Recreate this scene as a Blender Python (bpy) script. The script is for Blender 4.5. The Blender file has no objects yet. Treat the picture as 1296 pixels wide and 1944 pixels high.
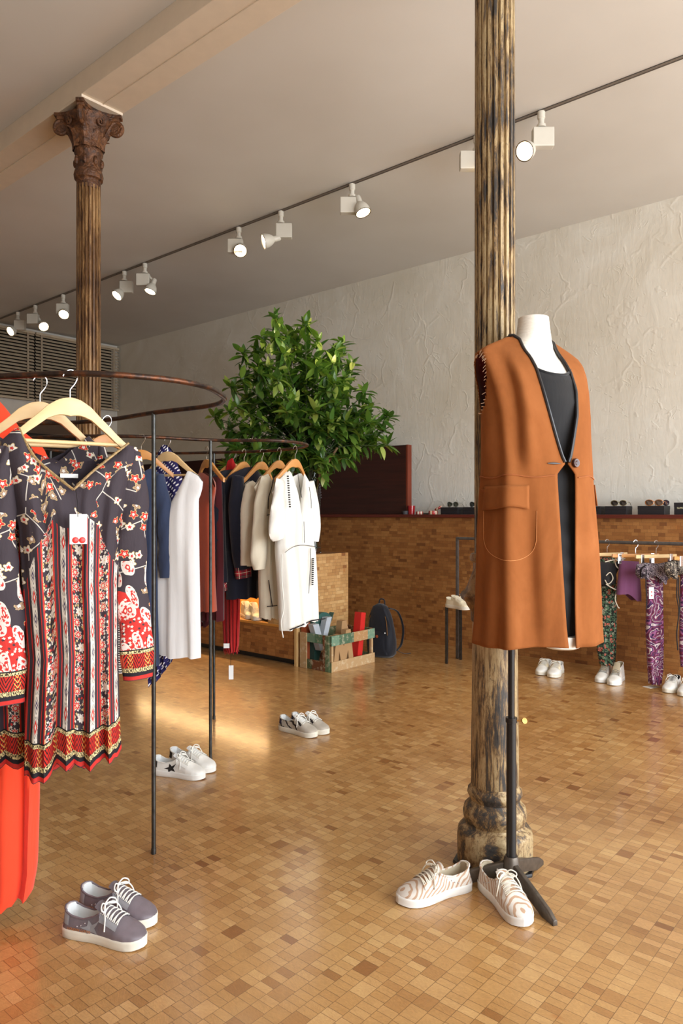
import bpy, bmesh, math, random
import numpy as np
from mathutils import Vector, Matrix, Euler
random.seed(7)
scene = bpy.context.scene
COL = scene.collection
# ---------------------------------------------------------------- camera, light, exposure
F, HZ, CH = 1380.0, 975.0, 1.25          # focal length in pixels, horizon row, eye height
U = (-0.76, 0.65); V2 = (0.65, 0.76)     # room axes: along the long wall, across the room
RA = math.atan2(-0.65, 0.76)             # rotation of the room's own frame (x = -s, y = t)
cam_d = bpy.data.cameras.new('camera'); cam = bpy.data.objects.new('camera', cam_d); COL.objects.link(cam)
cam.location = (0, 0, CH); cam.rotation_euler = (math.pi/2, 0, 0)
cam_d.sensor_fit = 'HORIZONTAL'; cam_d.sensor_width = 24.0; cam_d.lens = 24.0*F/1296
cam_d.shift_y = (HZ-972)/1296.0; cam_d.clip_start = 0.05
scene.camera = cam
def W(s, t, z=0.0): return Vector((U[0]*s+V2[0]*t, U[1]*s+V2[1]*t, z))
world = bpy.data.worlds.new('world'); scene.world = world; world.use_nodes = True
world.node_tree.nodes['Background'].inputs[0].default_value = (0.75, 0.85, 1.0, 1)
world.node_tree.nodes['Background'].inputs[1].default_value = 0.9
scene.view_settings.view_transform = 'Standard'; scene.view_settings.look = 'None'
scene.view_settings.exposure = 0.13; scene.view_settings.gamma = 1.0
def area(name, loc, direction, sx, sy, power, color):
    d = bpy.data.lights.new(name, 'AREA'); d.shape = 'RECTANGLE'; d.size = sx; d.size_y = sy
    d.energy = power; d.color = color
    o = bpy.data.objects.new(name, d); COL.objects.link(o); o.location = loc
    o.rotation_euler = Vector(direction).to_track_quat('-Z', 'Y').to_euler()
    return o
# daylight coming in through the shop window behind the camera
area('window_daylight', W(-2.9, 2.6, 1.85), (U[0], U[1], 0.0), 6.6, 3.1, 440, (0.92, 0.965, 1.0))
# sun falling through the same window on to the floor behind the camera
sun_d = bpy.data.lights.new('sun', 'SUN'); sun_d.energy = 7.0; sun_d.color = (1.0, 0.95, 0.86); sun_d.angle = 0.02
sun = bpy.data.objects.new('sun', sun_d); COL.objects.link(sun); sun.location = W(-6, 3, 6)
sun.rotation_euler = Vector((U[0]*0.56, U[1]*0.56, -0.83)).to_track_quat('-Z', 'Y').to_euler()
LAMP_W = 26.0
# ---------------------------------------------------------------- helpers
def P(px, py, Y): return Vector(((px-648)*Y/F, Y, CH-(py-HZ)*Y/F))
def G(px, py, z=0.0):
    Y = F*(CH-z)/(py-HZ); return Vector(((px-648)*Y/F, Y, z))
def c(r, g, b):
    f = lambda v: (v/255)/12.92 if v/255 <= 0.04045 else ((v/255+0.055)/1.055)**2.4
    return (f(r), f(g), f(b), 1)
class MB:
    def __init__(s): s.v = []; s.f = []; s.uv = []; s.mi = []
    def add(s, vs, fs, uv=None, mi=0):
        o = len(s.v); s.v += [tuple(p) for p in vs]
        s.uv += list(uv) if uv else [(0, 0)]*len(vs)
        s.f += [tuple(i+o for i in f) for f in fs]; s.mi += [mi]*len(fs)
        return s
    def box(s, c0, c1, M=None, mi=0):
        x0, y0, z0 = c0; x1, y1, z1 = c1
        vs = [(x, y, z) for z in (z0, z1) for y in (y0, y1) for x in (x0, x1)]
        if M is not None: vs = [M @ Vector(p) for p in vs]
        return s.add(vs, [(0, 2, 3, 1), (4, 5, 7, 6), (0, 1, 5, 4), (2, 6, 7, 3), (0, 4, 6, 2), (1, 3, 7, 5)], mi=mi)
    def grid(s, rows, cu=False, cv=False, uv=None, mi=0, keep=None):
        n = len(rows); m = len(rows[0]); vs = [p for r in rows for p in r]; fs = []
        for i in range(n if cu else n-1):
            for j in range(m if cv else m-1):
                if keep and not keep(i, j): continue
                a = i*m+j; b = i*m+(j+1) % m; c_ = ((i+1) % n)*m+(j+1) % m; d = ((i+1) % n)*m+j
                fs.append((a, b, c_, d))
        return s.add(vs, fs, [q for r in uv for q in r] if uv else None, mi)
    def tube(s, path, r, n=8, closed=False, cap=True, mi=0, flat=1.0):
        path = [Vector(p) for p in path]; N = len(path)
        rs = r if isinstance(r, (list, tuple)) else [r]*N
        rows = []; prev = None
        for i, p in enumerate(path):
            if closed: t = path[(i+1) % N]-path[i-1]
            else: t = path[min(i+1, N-1)]-path[max(i-1, 0)]
            if t.length < 1e-9: t = Vector((0, 0, 1))
            t.normalize()
            if prev is None:
                up = Vector((0, 0, 1)) if abs(t.z) < 0.9 else Vector((0, 1, 0))
                nrm = (up-t*up.dot(t)).normalized()
            else:
                nrm = prev-t*prev.dot(t)
                nrm = nrm.normalized() if nrm.length > 1e-6 else t.orthogonal().normalized()
            prev = nrm; bn = t.cross(nrm)
            rows.append([p+(nrm*math.cos(2*math.pi*k/n)*flat+bn*math.sin(2*math.pi*k/n))*rs[i] for k in range(n)])
        o = len(s.v); s.grid(rows, cu=closed, cv=True, mi=mi)
        if cap and not closed:
            s.f += [tuple(o+k for k in range(n))[::-1], tuple(o+(N-1)*n+k for k in range(n))]; s.mi += [mi, mi]
        return s
    def lathe(s, prof, n=32, c0=(0, 0, 0), M=None, mi=0, rf=None):
        rows = []
        for r, z in prof:
            row = []
            for k in range(n):
                a = 2*math.pi*k/n; rr = r*(rf(a, z) if rf else 1)
                p = Vector((c0[0]+rr*math.cos(a), c0[1]+rr*math.sin(a), c0[2]+z))
                row.append(M @ p if M is not None else p)
            rows.append(row)
        return s.grid(rows, cv=True, mi=mi)
    def prism(s, poly, h0, h1, M=None, mi=0):
        n = len(poly); vs = [Vector((x, y, h0)) for x, y in poly]+[Vector((x, y, h1)) for x, y in poly]
        if M is not None: vs = [M @ p for p in vs]
        return s.add(vs, [tuple(range(n))[::-1], tuple(range(n, 2*n))]+[(i, (i+1) % n, n+(i+1) % n, n+i) for i in range(n)], mi=mi)
    def ball(s, c0, r, n=12, m=8, sc=(1, 1, 1), M=None):
        rows = []
        for i in range(m+1):
            th = math.pi*i/m
            row = [Vector((c0[0]+r*sc[0]*math.sin(th)*math.cos(2*math.pi*k/n), c0[1]+r*sc[1]*math.sin(th)*math.sin(2*math.pi*k/n), c0[2]+r*sc[2]*math.cos(th))) for k in range(n)]
            rows.append([M @ p for p in row] if M is not None else row)
        return s.grid(rows, cv=True)
def interp(xs, ys, x): return float(np.interp(x, xs, ys))
def tag(o, label=None, cat=None, group=None, kind=None):
    if label: o['label'] = label
    if cat: o['category'] = cat
    if group: o['group'] = group
    if kind: o['kind'] = kind
    return o
def mk(name, mb, mat, parent=None, loc=(0, 0, 0), rz=0.0, smooth=True, bevel=0.0, kind=None, sharp=40, fix=True):
    me = bpy.data.meshes.new(name); me.from_pydata(mb.v, [], mb.f)
    mats = mat if isinstance(mat, (list, tuple)) else [mat]
    for m in mats: me.materials.append(m)
    for p, mi in zip(me.polygons, mb.mi): p.material_index = mi
    uvl = me.uv_layers.new(name='UVMap')
    li = np.empty(len(me.loops), dtype=np.int32); me.loops.foreach_get('vertex_index', li)
    uvl.data.foreach_set('uv', np.array(mb.uv, dtype=np.float32)[li].ravel())
    if bevel or fix:
        bm = bmesh.new(); bm.from_mesh(me)
        if fix: bmesh.ops.recalc_face_normals(bm, faces=bm.faces)
        if bevel:
            es = [e for e in bm.edges if len(e.link_faces) == 2 and e.calc_face_angle(0) > 0.6]
            bmesh.ops.bevel(bm, geom=es, offset=bevel, segments=2, affect='EDGES', profile=0.6, clamp_overlap=True)
        bm.to_mesh(me); bm.free()
    if smooth:
        for p in me.polygons: p.use_smooth = True
        me.set_sharp_from_angle(angle=math.radians(sharp))
    o = bpy.data.objects.new(name, me); COL.objects.link(o)
    o.location = loc; o.rotation_euler = (0, 0, rz)
    if parent: o.parent = parent
    if kind: o['kind'] = kind
    return o
def thing(name, label, cat, loc=(0, 0, 0), rz=0.0, group=None):
    o = bpy.data.objects.new(name, None); COL.objects.link(o); o.empty_display_size = 0.05
    o.location = loc; o.rotation_euler = (0, 0, rz)
    return tag(o, label, cat, group)
def copy_tree(root, loc=None, rz=None, label=None, group=None):
    def cp(o, par):
        q = o.copy(); COL.objects.link(q)
        if par is not None: q.parent = par
        for ch in list(o.children): cp(ch, q)
        return q
    r = cp(root, None)
    if loc is not None: r.location = loc
    if rz is not None: r.rotation_euler = (0, 0, rz)
    if label: r['label'] = label
    if group: r['group'] = group
    return r
def text(name, body, size, extrude, mat, parent, spacing=1.0, align='LEFT'):
    cu = bpy.data.curves.new(name, 'FONT'); cu.body = body; cu.size = size; cu.extrude = extrude; cu.space_character = spacing; cu.align_x = align
    tmp = bpy.data.objects.new(name, cu); COL.objects.link(tmp)
    dg = bpy.context.evaluated_depsgraph_get(); dg.update(); me = bpy.data.meshes.new_from_object(tmp.evaluated_get(dg))
    bpy.data.objects.remove(tmp); me.materials.clear(); me.materials.append(mat)
    o = bpy.data.objects.new(name, me); COL.objects.link(o); o.parent = parent
    return o
def catmull(pts, n=8, closed=False):
    pts = [Vector(p) for p in pts]; N = len(pts); out = []
    for i in range(N if closed else N-1):
        if closed: p0, p1, p2, p3 = pts[i-1], pts[i], pts[(i+1) % N], pts[(i+2) % N]
        else: p0, p1, p2, p3 = pts[max(i-1, 0)], pts[i], pts[i+1], pts[min(i+2, N-1)]
        for k in range(n):
            t = k/n
            out.append(0.5*((2*p1)+(p2-p0)*t+(2*p0-5*p1+4*p2-p3)*t*t+(3*p1-p0-3*p2+p3)*t**3))
    if not closed: out.append(pts[-1])
    return out
# ---------------------------------------------------------------- shader writing
class N:
    def __init__(s, sh, sock): s.sh = sh; s.k = sock
    def _b(s, op, o, sw=False):
        return s.sh.m(op, o, s) if sw else s.sh.m(op, s, o)
    def __add__(s, o): return s._b('ADD', o)
    __radd__ = __add__
    def __sub__(s, o): return s._b('SUBTRACT', o)
    def __rsub__(s, o): return s._b('SUBTRACT', o, True)
    def __mul__(s, o): return s._b('MULTIPLY', o)
    __rmul__ = __mul__
    def __truediv__(s, o): return s._b('DIVIDE', o)
    def __lt__(s, o): return s._b('LESS_THAN', o)
    def __gt__(s, o): return s._b('GREATER_THAN', o)
    def fl(s): return s.sh.m('FLOOR', s)
    def fr(s): return s.sh.m('FRACT', s)
    def ab(s): return s.sh.m('ABSOLUTE', s)
    def sin(s): return s.sh.m('SINE', s)
    def mn(s, o): return s._b('MINIMUM', o)
    def mx(s, o): return s._b('MAXIMUM', o)
    def mod(s, o): return s._b('FLOORED_MODULO', o)
    def pw(s, o): return s._b('POWER', o)
    def cl(s): return s.sh.m('ADD', s, 0.0, clamp=True)
    def band(s, a, b): return (s > a)*(s < b)
class Sh:
    def __init__(s, name, rough=0.6, metal=0.0, spec=0.5, **kw):
        s.mat = bpy.data.materials.new(name); s.mat.use_nodes = True; s.nt = s.mat.node_tree
        s.b = s.nt.nodes['Principled BSDF']
        s.b.inputs['Roughness'].default_value = rough; s.b.inputs['Metallic'].default_value = metal
        s.b.inputs['Specular IOR Level'].default_value = spec
        for k, v in kw.items(): s.b.inputs[k.replace('_', ' ')].default_value = v
    def put(s, sock, v):
        if isinstance(v, N): s.nt.links.new(v.k, sock)
        else:
            if hasattr(sock.default_value, '__len__') and not hasattr(v, '__len__'): v = (v,)*len(sock.default_value)
            sock.default_value = v
    def m(s, op, a, b=None, clamp=False):
        n = s.nt.nodes.new('ShaderNodeMath'); n.operation = op; n.use_clamp = clamp
        s.put(n.inputs[0], a)
        if b is not None: s.put(n.inputs[1], b)
        return N(s, n.outputs[0])
    def coord(s, kind='Object'):
        return N(s, s.nt.nodes.new('ShaderNodeTexCoord').outputs[kind])
    def xyz(s, kind='Object'):
        n = s.nt.nodes.new('ShaderNodeSeparateXYZ'); s.put(n.inputs[0], s.coord(kind))
        return [N(s, q) for q in n.outputs]
    def vec(s, x=0.0, y=0.0, z=0.0):
        n = s.nt.nodes.new('ShaderNodeCombineXYZ')
        for i, q in enumerate((x, y, z)): s.put(n.inputs[i], q)
        return N(s, n.outputs[0])
    def noise(s, vec, scale=5, detail=3, rough=0.5, dist=0.0):
        n = s.nt.nodes.new('ShaderNodeTexNoise'); s.put(n.inputs['Vector'], vec)
        n.inputs['Scale'].default_value = scale; n.inputs['Detail'].default_value = detail
        n.inputs['Roughness'].default_value = rough; n.inputs['Distortion'].default_value = dist
        return N(s, n.outputs[0])
    def vor(s, vec, scale=5, feature='F1', rand=1.0, out='Distance', dim='3D'):
        n = s.nt.nodes.new('ShaderNodeTexVoronoi'); n.feature = feature; n.voronoi_dimensions = dim
        s.put(n.inputs['Vector'], vec); n.inputs['Scale'].default_value = scale; n.inputs['Randomness'].default_value = rand
        if out == 'all': return n
        return N(s, n.outputs[out])
    def white(s, vec):
        n = s.nt.nodes.new('ShaderNodeTexWhiteNoise'); n.noise_dimensions = '3D'; s.put(n.inputs['Vector'], vec)
        return N(s, n.outputs['Value'])
    def ramp(s, fac, stops, mode='LINEAR'):
        n = s.nt.nodes.new('ShaderNodeValToRGB'); s.put(n.inputs[0], fac); cr = n.color_ramp; cr.interpolation = mode
        while len(cr.elements) < len(stops): cr.elements.new(0.5)
        for e, (p, col) in zip(cr.elements, stops):
            e.position = p; e.color = col if hasattr(col, '__len__') else (col, col, col, 1)
        return N(s, n.outputs[0])
    def mix(s, fac, a, b, mode='MIX'):
        n = s.nt.nodes.new('ShaderNodeMix'); n.data_type = 'RGBA'; n.blend_type = mode
        s.put(n.inputs[0], fac); s.put(n.inputs[6], a); s.put(n.inputs[7], b)
        return N(s, n.outputs[2])
    def island(s):
        return N(s, s.nt.nodes.new('ShaderNodeNewGeometry').outputs['Random Per Island'])
    def color(s, v): s.put(s.b.inputs['Base Color'], v); return s
    def rough(s, v): s.put(s.b.inputs['Roughness'], v); return s
    def bump(s, h, strength=0.3, dist=0.01):
        n = s.nt.nodes.new('ShaderNodeBump'); n.inputs['Strength'].default_value = strength; n.inputs['Distance'].default_value = dist
        s.put(n.inputs['Height'], h); s.nt.links.new(n.outputs[0], s.b.inputs['Normal']); return s
def plain(name, col, rough=0.6, metal=0.0, var=0.08, scale=12, bumpy=0.0, **kw):
    sh = Sh(name, rough, metal, **kw); co = sh.coord()
    n = sh.noise(co, scale, 4)
    dk = tuple(v*(1-var) for v in col[:3])+(1,); lt = tuple(min(1, v*(1+var)) for v in col[:3])+(1,)
    sh.color(sh.ramp(n, [(0.3, dk), (0.7, lt)]))
    if bumpy: sh.bump(sh.noise(co, scale*8, 3), bumpy, 0.002)
    return sh.mat
def fabric(name, col, rough=0.9, var=0.08, weave=900, strength=0.15, wr=0.35, wrs=7):
    sh = Sh(name, rough, spec=0.2); co = sh.coord(); x, y, z = sh.xyz()
    n = sh.noise(co, 5, 4)
    dk = tuple(v*(1-var) for v in col[:3])+(1,); lt = tuple(min(1, v*(1+var)) for v in col[:3])+(1,)
    sh.color(sh.ramp(n, [(0.3, dk), (0.7, lt)]))
    sh.b.inputs['Sheen Weight'].default_value = 0.25
    w = sh.noise(sh.vec(x*2.2, y*2.2, z*0.6), wrs, 3, 0.55, 0.4)
    g = sh.noise(co, weave, 1)
    sh.bump(w*wr+g*0.03, strength*4, 0.02)
    return sh.mat
# ---------------------------------------------------------------- room materials
def parquet(name, flat, bright=1.0, gloss=True, redder=0.0):
    """small end-grain wood blocks; flat: floor (x, y) else wall (x or y, z)"""
    sh = Sh(name, 0.38, spec=0.5); x, y, z = sh.xyz()
    if flat: a0, b0 = x, y
    else: a0, b0 = x+y, z
    LA, LB = 0.051, 0.0275
    if flat: A, B = a0, b0
    else: A, B = b0*1.0, a0
    # strips of width LB..; long side runs along the room
    if flat: lng, sht = a0, b0
    else: lng, sht = a0, b0
    st = (lng/LA).fl(); off = sh.white(sh.vec(st, 3.1, 0))
    bb = sht/LB+off*0.9
    if not flat:
        st = (sht/LB).fl(); off = sh.white(sh.vec(st, 3.1, 0)); bb = lng/LA+off
    bi = bb.fl(); pair = (bi/2).fl(); mrg = sh.white(sh.vec(st, pair, 5.3)) > 0.66
    idx = mrg*(pair*2)+(1-mrg)*bi
    rnd = sh.white(sh.vec(st, idx, 1.7)); rnd2 = sh.white(sh.vec(st, idx, 9.7))
    fa = (lng/LA).fr() if flat else (sht/LB).fr()
    la = LA if flat else LB; lb = LB if flat else LA
    odd = bi-pair*2
    f1 = bb.fr()
    d0 = f1*lb+mrg*odd*0.02; d1 = (1-f1)*lb+mrg*(1-odd)*0.02
    da = fa.mn(1-fa)*la
    # seams are a little uneven: some wide and dark, some nearly closed
    sw = 0.0004+0.0009*sh.noise(sh.vec(x*1, y*1, z*1), 4, 2)
    seam = (da.mn(d0).mn(d1) < sw)
    seam2 = (da < sw*1.3)
    col = sh.ramp(rnd, [(0.0, c(134, 86, 44)), (0.03, c(168, 123, 72)), (0.3, c(182, 139, 85)), (0.75, c(189, 147, 93)), (1.0, c(201, 162, 108))])
    if redder: col = sh.ramp(rnd, [(0.0, c(118, 72, 34)), (0.08, c(138, 88, 42)), (0.45, c(152, 100, 50)), (1.0, c(168, 116, 62))])
    rot = (rnd2-0.5)*1.2
    gr = sh.noise(sh.vec((x+rot*y)*1.0+rnd2*7, (y-rot*x)*4+rnd*9, z*3), 55, 4, 0.65, 1.6)
    col = sh.mix(0.7, col, sh.ramp(gr, [(0.3, 0.38), (0.72, 0.62)]), 'OVERLAY')
    big = sh.noise(sh.vec(x*0.8, y*1.3, z), 1.1, 5, 0.6)
    col = sh.mix(0.9, col, sh.ramp(big, [(0.34, (0.36, 0.32, 0.28, 1)), (0.52, (0.5, 0.49, 0.48, 1)), (0.7, (0.56, 0.56, 0.56, 1))]), 'OVERLAY')
    kn = ((sh.noise(sh.vec(x*1, y*2.2, z), 11, 3)-0.68)*10).cl()
    col = sh.mix(kn*0.55, col, c(168, 98, 36))
    mott = sh.noise(sh.coord(), 28, 4, 0.7)
    col = sh.mix(0.5, col, sh.ramp(mott, [(0.3, (0.46, 0.45, 0.45, 1)), (0.7, (0.55, 0.55, 0.55, 1))]), 'OVERLAY')
    col = sh.mix(seam*0.7, col, c(92, 62, 36))
    if bright != 1: col = sh.mix(1.0, col, (bright, bright, bright, 1), 'MULTIPLY')
    sh.color(col)
    rn = sh.noise(sh.coord(), 2.4, 4, 0.6)
    if gloss:
        rr = sh.nt.nodes.new('ShaderNodeMapRange'); sh.put(rr.inputs[0], rn); rr.inputs[3].default_value = 0.22; rr.inputs[4].default_value = 0.42
        sh.nt.links.new(rr.outputs[0], sh.b.inputs['Roughness'])
        sh.b.inputs['Coat Weight'].default_value = 0.6; sh.b.inputs['Coat Roughness'].default_value = 0.14
        sh.bump(sh.noise(sh.coord(), 14, 2)*0.6+rnd*0.25-seam*0.5, 0.10, 0.004)
    else:
        sh.rough(0.6); sh.bump(rnd*0.3-seam*0.4, 0.2, 0.003)
    return sh.mat
M_floor = parquet('parquet_floor', True)
M_pwall = parquet('parquet_wall', False, 1.0, False, 1.0)
M_pblock = parquet('parquet_window_lit', False, 1.0, False)  # paler copy of the wall blocks: window light on the end face painted in
def plaster():
    sh = Sh('rough_plaster', 0.9, spec=0.2); co = sh.coord(); x, y, z = sh.xyz()
    w = sh.noise(co, 1.6, 4, 0.6, 0.8)
    warp = sh.noise(co, 3.0, 3)
    cv = sh.vec(x*1.0+warp*0.5, y*1.0, z*0.75+warp*0.4)
    ridge = sh.vor(cv, 2.3, 'DISTANCE_TO_EDGE')
    gate = (sh.noise(co, 2.1, 2) > 0.50)
    rl = (1-(ridge*28).cl())*gate
    ridge2 = sh.vor(sh.vec(x*1.3+w*1.4, y, z*0.9-w), 6.5, 'DISTANCE_TO_EDGE')
    gate2 = (sh.noise(co, 5.0, 2) > 0.56)
    rl2 = (1-(ridge2*22).cl())*gate2
    fine = sh.noise(sh.vec(x*3, y*3, z), 18, 5, 0.62)
    smear = sh.noise(sh.vec(x*3.0, y, z*0.8), 4, 4, 0.6, 1.2)
    blobs = ((sh.noise(co, 13, 2)-0.66)*9).cl()
    h = rl*0.30+rl2*0.30+fine*0.10+smear*0.5+w*0.9+blobs*0.3
    sh.bump(h, 0.26, 0.025)
    col = sh.ramp(w, [(0.2, c(206, 197, 178)), (0.55, c(218, 211, 196)), (0.8, c(228, 224, 212))])
    low = ((2.35-z)*0.9).cl()
    col = sh.mix(low*0.6, col, c(232, 232, 226))  # cool window daylight painted into the plaster colour, whiter low down
    sh.color(col); return sh.mat
M_plaster = plaster()
def ceil_mat():
    sh = Sh('ceiling_paint', 0.85, spec=0.25); co = sh.coord()
    n = sh.noise(co, 0.9, 3); sh.color(sh.ramp(n, [(0.3, c(204, 198, 188)), (0.7, c(214, 209, 200))]))
    sh.bump(sh.noise(co, 30, 3), 0.05, 0.004); return sh.mat
M_ceil = ceil_mat()
M_beam = plain('beam_paint', c(216, 200, 178), 0.6, var=0.03, bumpy=0.08)
M_white = plain('white_paint', c(214, 208, 198), 0.7, var=0.03)
def wood(name, ca, cb, rough=0.35, axis='x', sc=6, rep=14):
    sh = Sh(name, rough); x, y, z = sh.xyz()
    v = {'x': sh.vec(x*0.6, y*4, z*rep/2), 'z': sh.vec(x*rep/2, y*4, z*0.6), 'y': sh.vec(x*rep/2, y*0.6, z*4)}[axis]
    n = sh.noise(v, sc, 4, 0.6, 0.6); sh.color(sh.ramp(n, [(0.25, ca), (0.75, cb)]))
    sh.bump(n, 0.05, 0.002); return sh.mat
M_mahog = wood('dark_mahogany', c(38, 16, 12), c(66, 28, 20), 0.38, 'x', 3, 26)
M_mahog_edge = wood('mahogany_edge', c(104, 42, 24), c(132, 58, 34), 0.4, 'z', 4)
M_ledge = wood('red_brown_ledge', c(84, 30, 20), c(104, 42, 28), 0.4, 'x', 4)
M_brownwood = wood('brown_panel', c(70, 50, 36), c(88, 64, 46), 0.5, 'y', 3)
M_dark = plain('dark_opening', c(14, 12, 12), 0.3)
M_slat = plain('blind_slat', c(196, 178, 152), 0.5, var=0.05)
M_tape = plain('blind_tape', c(166, 148, 124), 0.7)
M_steel = plain('blackened_steel', c(92, 86, 82), 0.42, 0.35, var=0.25, scale=30)
def rust_steel():
    sh = Sh('rusty_rail_steel', 0.35, 0.7); co = sh.coord(); n = sh.noise(co, 22, 4, 0.65)
    sh.color(sh.ramp(n, [(0.3, c(36, 32, 32)), (0.5, c(66, 50, 42)), (0.62, c(104, 62, 38)), (0.75, c(54, 46, 42))]))
    sh.bump(n, 0.15, 0.002); return sh.mat
M_rail = rust_steel()
M_chrome = plain('chrome', c(226, 226, 226), 0.15, 1.0, var=0.02)
M_black = plain('black_enamel', c(22, 22, 24), 0.3, var=0.1)
M_glassdark = Sh('dark_glass', 0.05, spec=0.6).color(c(24, 24, 26)).mat
# ---------------------------------------------------------------- the setting
S0, S1, T0, T1, ZC = -2.5, 9.8, -4.0, 6.2, 3.8      # front, back, left, right wall; ceiling height
def slab(name, s0, s1, t0, t1, z0, z1, mat, bevel=0, kind='structure', parent=None):
    mb = MB().box((-s1, t0, z0), (-s0, t1, z1))
    return mk(name, mb, mat, parent, rz=0 if parent else RA, smooth=False, bevel=bevel, kind=kind)
slab('floor', S0-0.2, S1+0.2, T0-0.2, T1+0.2, -0.15, 0.0, M_floor)
slab('ceiling', S0-0.2, S1+0.2, T0-0.2, T1+0.2, ZC, ZC+0.15, M_ceil)
slab('wall_right', S0-0.2, S1+0.2, T1, T1+0.2, 0, ZC, M_plaster)
slab('wall_left', S0-0.2, S1+0.2, T0-0.2, T0, 0, ZC, M_white)
mb = MB()
for b in (((-S0, T0, 0), (-S0+0.2, T0+3.0, ZC)), ((-S0, 6.0, 0), (-S0+0.2, T1, ZC)), ((-S0, T0+3.0, 0), (-S0+0.2, 6.0, 0.25)), ((-S0, T0+3.0, 3.5), (-S0+0.2, 6.0, ZC))): mb.box(*b)
mk('wall_front', mb, M_white, rz=RA, smooth=False, kind='structure')
slab('wall_back', S1, S1+0.2, T0, T1, 0, ZC, M_white)
slab('trim_1', S1-0.06, S1, T0, T1-0.35, 2.36, 2.58, M_brownwood)
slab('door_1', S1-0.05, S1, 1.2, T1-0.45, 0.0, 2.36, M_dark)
# window with its blinds high on the back wall
slab('window_1', S1-0.03, S1, T0+0.3, T1-0.12, 2.84, ZC-0.06, M_glassdark)
TB = 4.6
def blind(t0, t1, label, tapes):
    r = thing('venetian_blind', label, 'blind', W(S1-0.08, (t0+t1)/2, 2.80), RA, 'grey venetian blinds at the back wall')
    w = (t1-t0)/2; z = 0.02; H = ZC-2.80-0.05; m = MB()
    while z < H-0.03:
        Mx = Matrix.Translation((0, 0, z)) @ Matrix.Rotation(math.radians(47), 4, 'Y')
        m.box((-0.022, -w, -0.0015), (0.022, w, 0.0015), Mx); z += 0.0445
    mk('slats', m, M_slat, r, smooth=False)
    mk('bottom_rail', MB().box((-0.02, -w, 0), (0.02, w, 0.018)), M_slat, r, smooth=False)
    mk('head_rail', MB().box((-0.025, -w, H-0.03), (0.025, w, H)), M_slat, r, smooth=False)
    for tt in tapes:
        mk('ladder_tape', MB().box((0.019, tt-(t0+t1)/2-0.014, 0.01), (0.021, tt-(t0+t1)/2+0.014, H)), M_tape, r, smooth=False)
def t_at(px, s):       # t of the point seen at column px on the plane s
    d = (px-648)/F; Y = s/(-0.76*d+0.65); return (0.65*d+0.76)*Y
tb = t_at(66, S1-0.08)
blind(tb+0.01, T1-0.03, 'grey slatted blind high in the corner behind the rear iron column', [t_at(78, S1-.08), t_at(215, S1-.08)])
blind(tb-2.2, tb-0.01, 'grey slatted blind high on the back wall at the far left edge', [t_at(52, S1-.08), tb-1.9])
tag(slab('intercom_box', S1-0.04, S1, 5.95, 6.06, 2.42, 2.56, M_white, 0.004, None), 'small white box on the back wall near the corner, below the blinds', 'box')
# painted beam carrying the columns
mb = MB().box((-S1, 2.21, 3.67), (-S0, 2.485, ZC)).box((-S1, 2.345, 3.664), (-S0, 2.352, 3.672))
mk('trim_2', mb, M_beam, rz=RA, smooth=False, kind='structure', bevel=0.004)
tag(bpy.data.objects['trim_2'], 'painted ceiling beam resting on the iron columns')
# low wall clad in wood blocks, with its ledge and the dark panel
slab('wall_low', -0.5, S1, 5.89, T1, 0, 1.212, M_pwall)
slab('trim_3', -0.5, S1, 5.85, T1, 1.212, 1.242, M_ledge, 0.003)
r = thing('wood_panel', 'tall dark mahogany panel standing on the ledge behind the plant', 'panel', W(6.8, 5.97, 1.2425), RA)
mk('board', MB().box((-2.59, -0.033, 0), (2.57, 0.033, 0.695)), M_mahog, r, smooth=False, bevel=0.002)
mk('edge_strip', MB().box((2.57, -0.034, 0), (2.59, 0.034, 0.696)), M_mahog_edge, r, smooth=False)
# parquet display cabinet with a lit niche, and the block that holds the vase
def cab():
    r = thing('display_cabinet', 'wood block display cabinet with a lit niche behind the far rack', 'cabinet', W(5.9, 4.61, 0), RA)
    X = lambda s: -(s-5.9)
    s0, s1 = 4.15, 7.6; w0, w1 = 4.28-4.61, 4.93-4.61
    mk('platform', MB().box((X(s1), w0, 0.05), (X(s0), w1, 0.30)), M_pwall, r, smooth=False)
    mk('platform_top', MB().box((X(s1), w0-0.004, 0.30), (X(s0), w1, 0.32)), M_niche, r, smooth=False)
    mk('plinth', MB().box((X(s1), w0+0.05, 0), (X(s0)-0.03, w1-0.04, 0.05)), M_dark, r, smooth=False)
    mk('back_panel', MB().box((X(s1), w1-0.03, 0.32), (X(s0)-0.33, w1, 0.86)), M_niche, r, smooth=False)
    mk('top_board', MB().box((X(s1), w0, 0.86), (X(s0), w1, 0.905)), M_pwall, r, smooth=False)
    mk('end_block', MB().box((X(s0)-0.33, w0+0.0, 0.32), (X(s0), w1, 0.86)).box((X(s0), w0+0.03, 0.05), (X(s0)+0.012, w1, 0.905)), M_pblock, r, smooth=False)
    mk('corner_post', MB().box((X(s0)-0.012, w0-0.008, 0.0), (X(s0)+0.014, w0+0.03, 0.31)), M_palewood, r, smooth=False)
    return r
M_palewood = wood('pale_wood', c(206, 164, 104), c(226, 188, 130), 0.5, 'z')
M_niche = wood('honey_wood', c(190, 128, 52), c(214, 152, 70), 0.4, 'x', 5, 20)
cab()
nl = area('niche_lamp_light', W(5.6, 4.55, 0.84), (0, 0, -1), 2.4, 0.05, 20, (1.0, 0.66, 0.30))
nl.rotation_euler = (0, 0, RA)
r = thing('strip_lamp', 'slim strip lamp fixed under the top of the lit niche', 'lamp', W(5.6, 4.55, 0.848), RA)
mk('housing', MB().box((-1.25, -0.03, 0), (1.25, 0.03, 0.011)), M_white, r, smooth=False)
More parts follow.
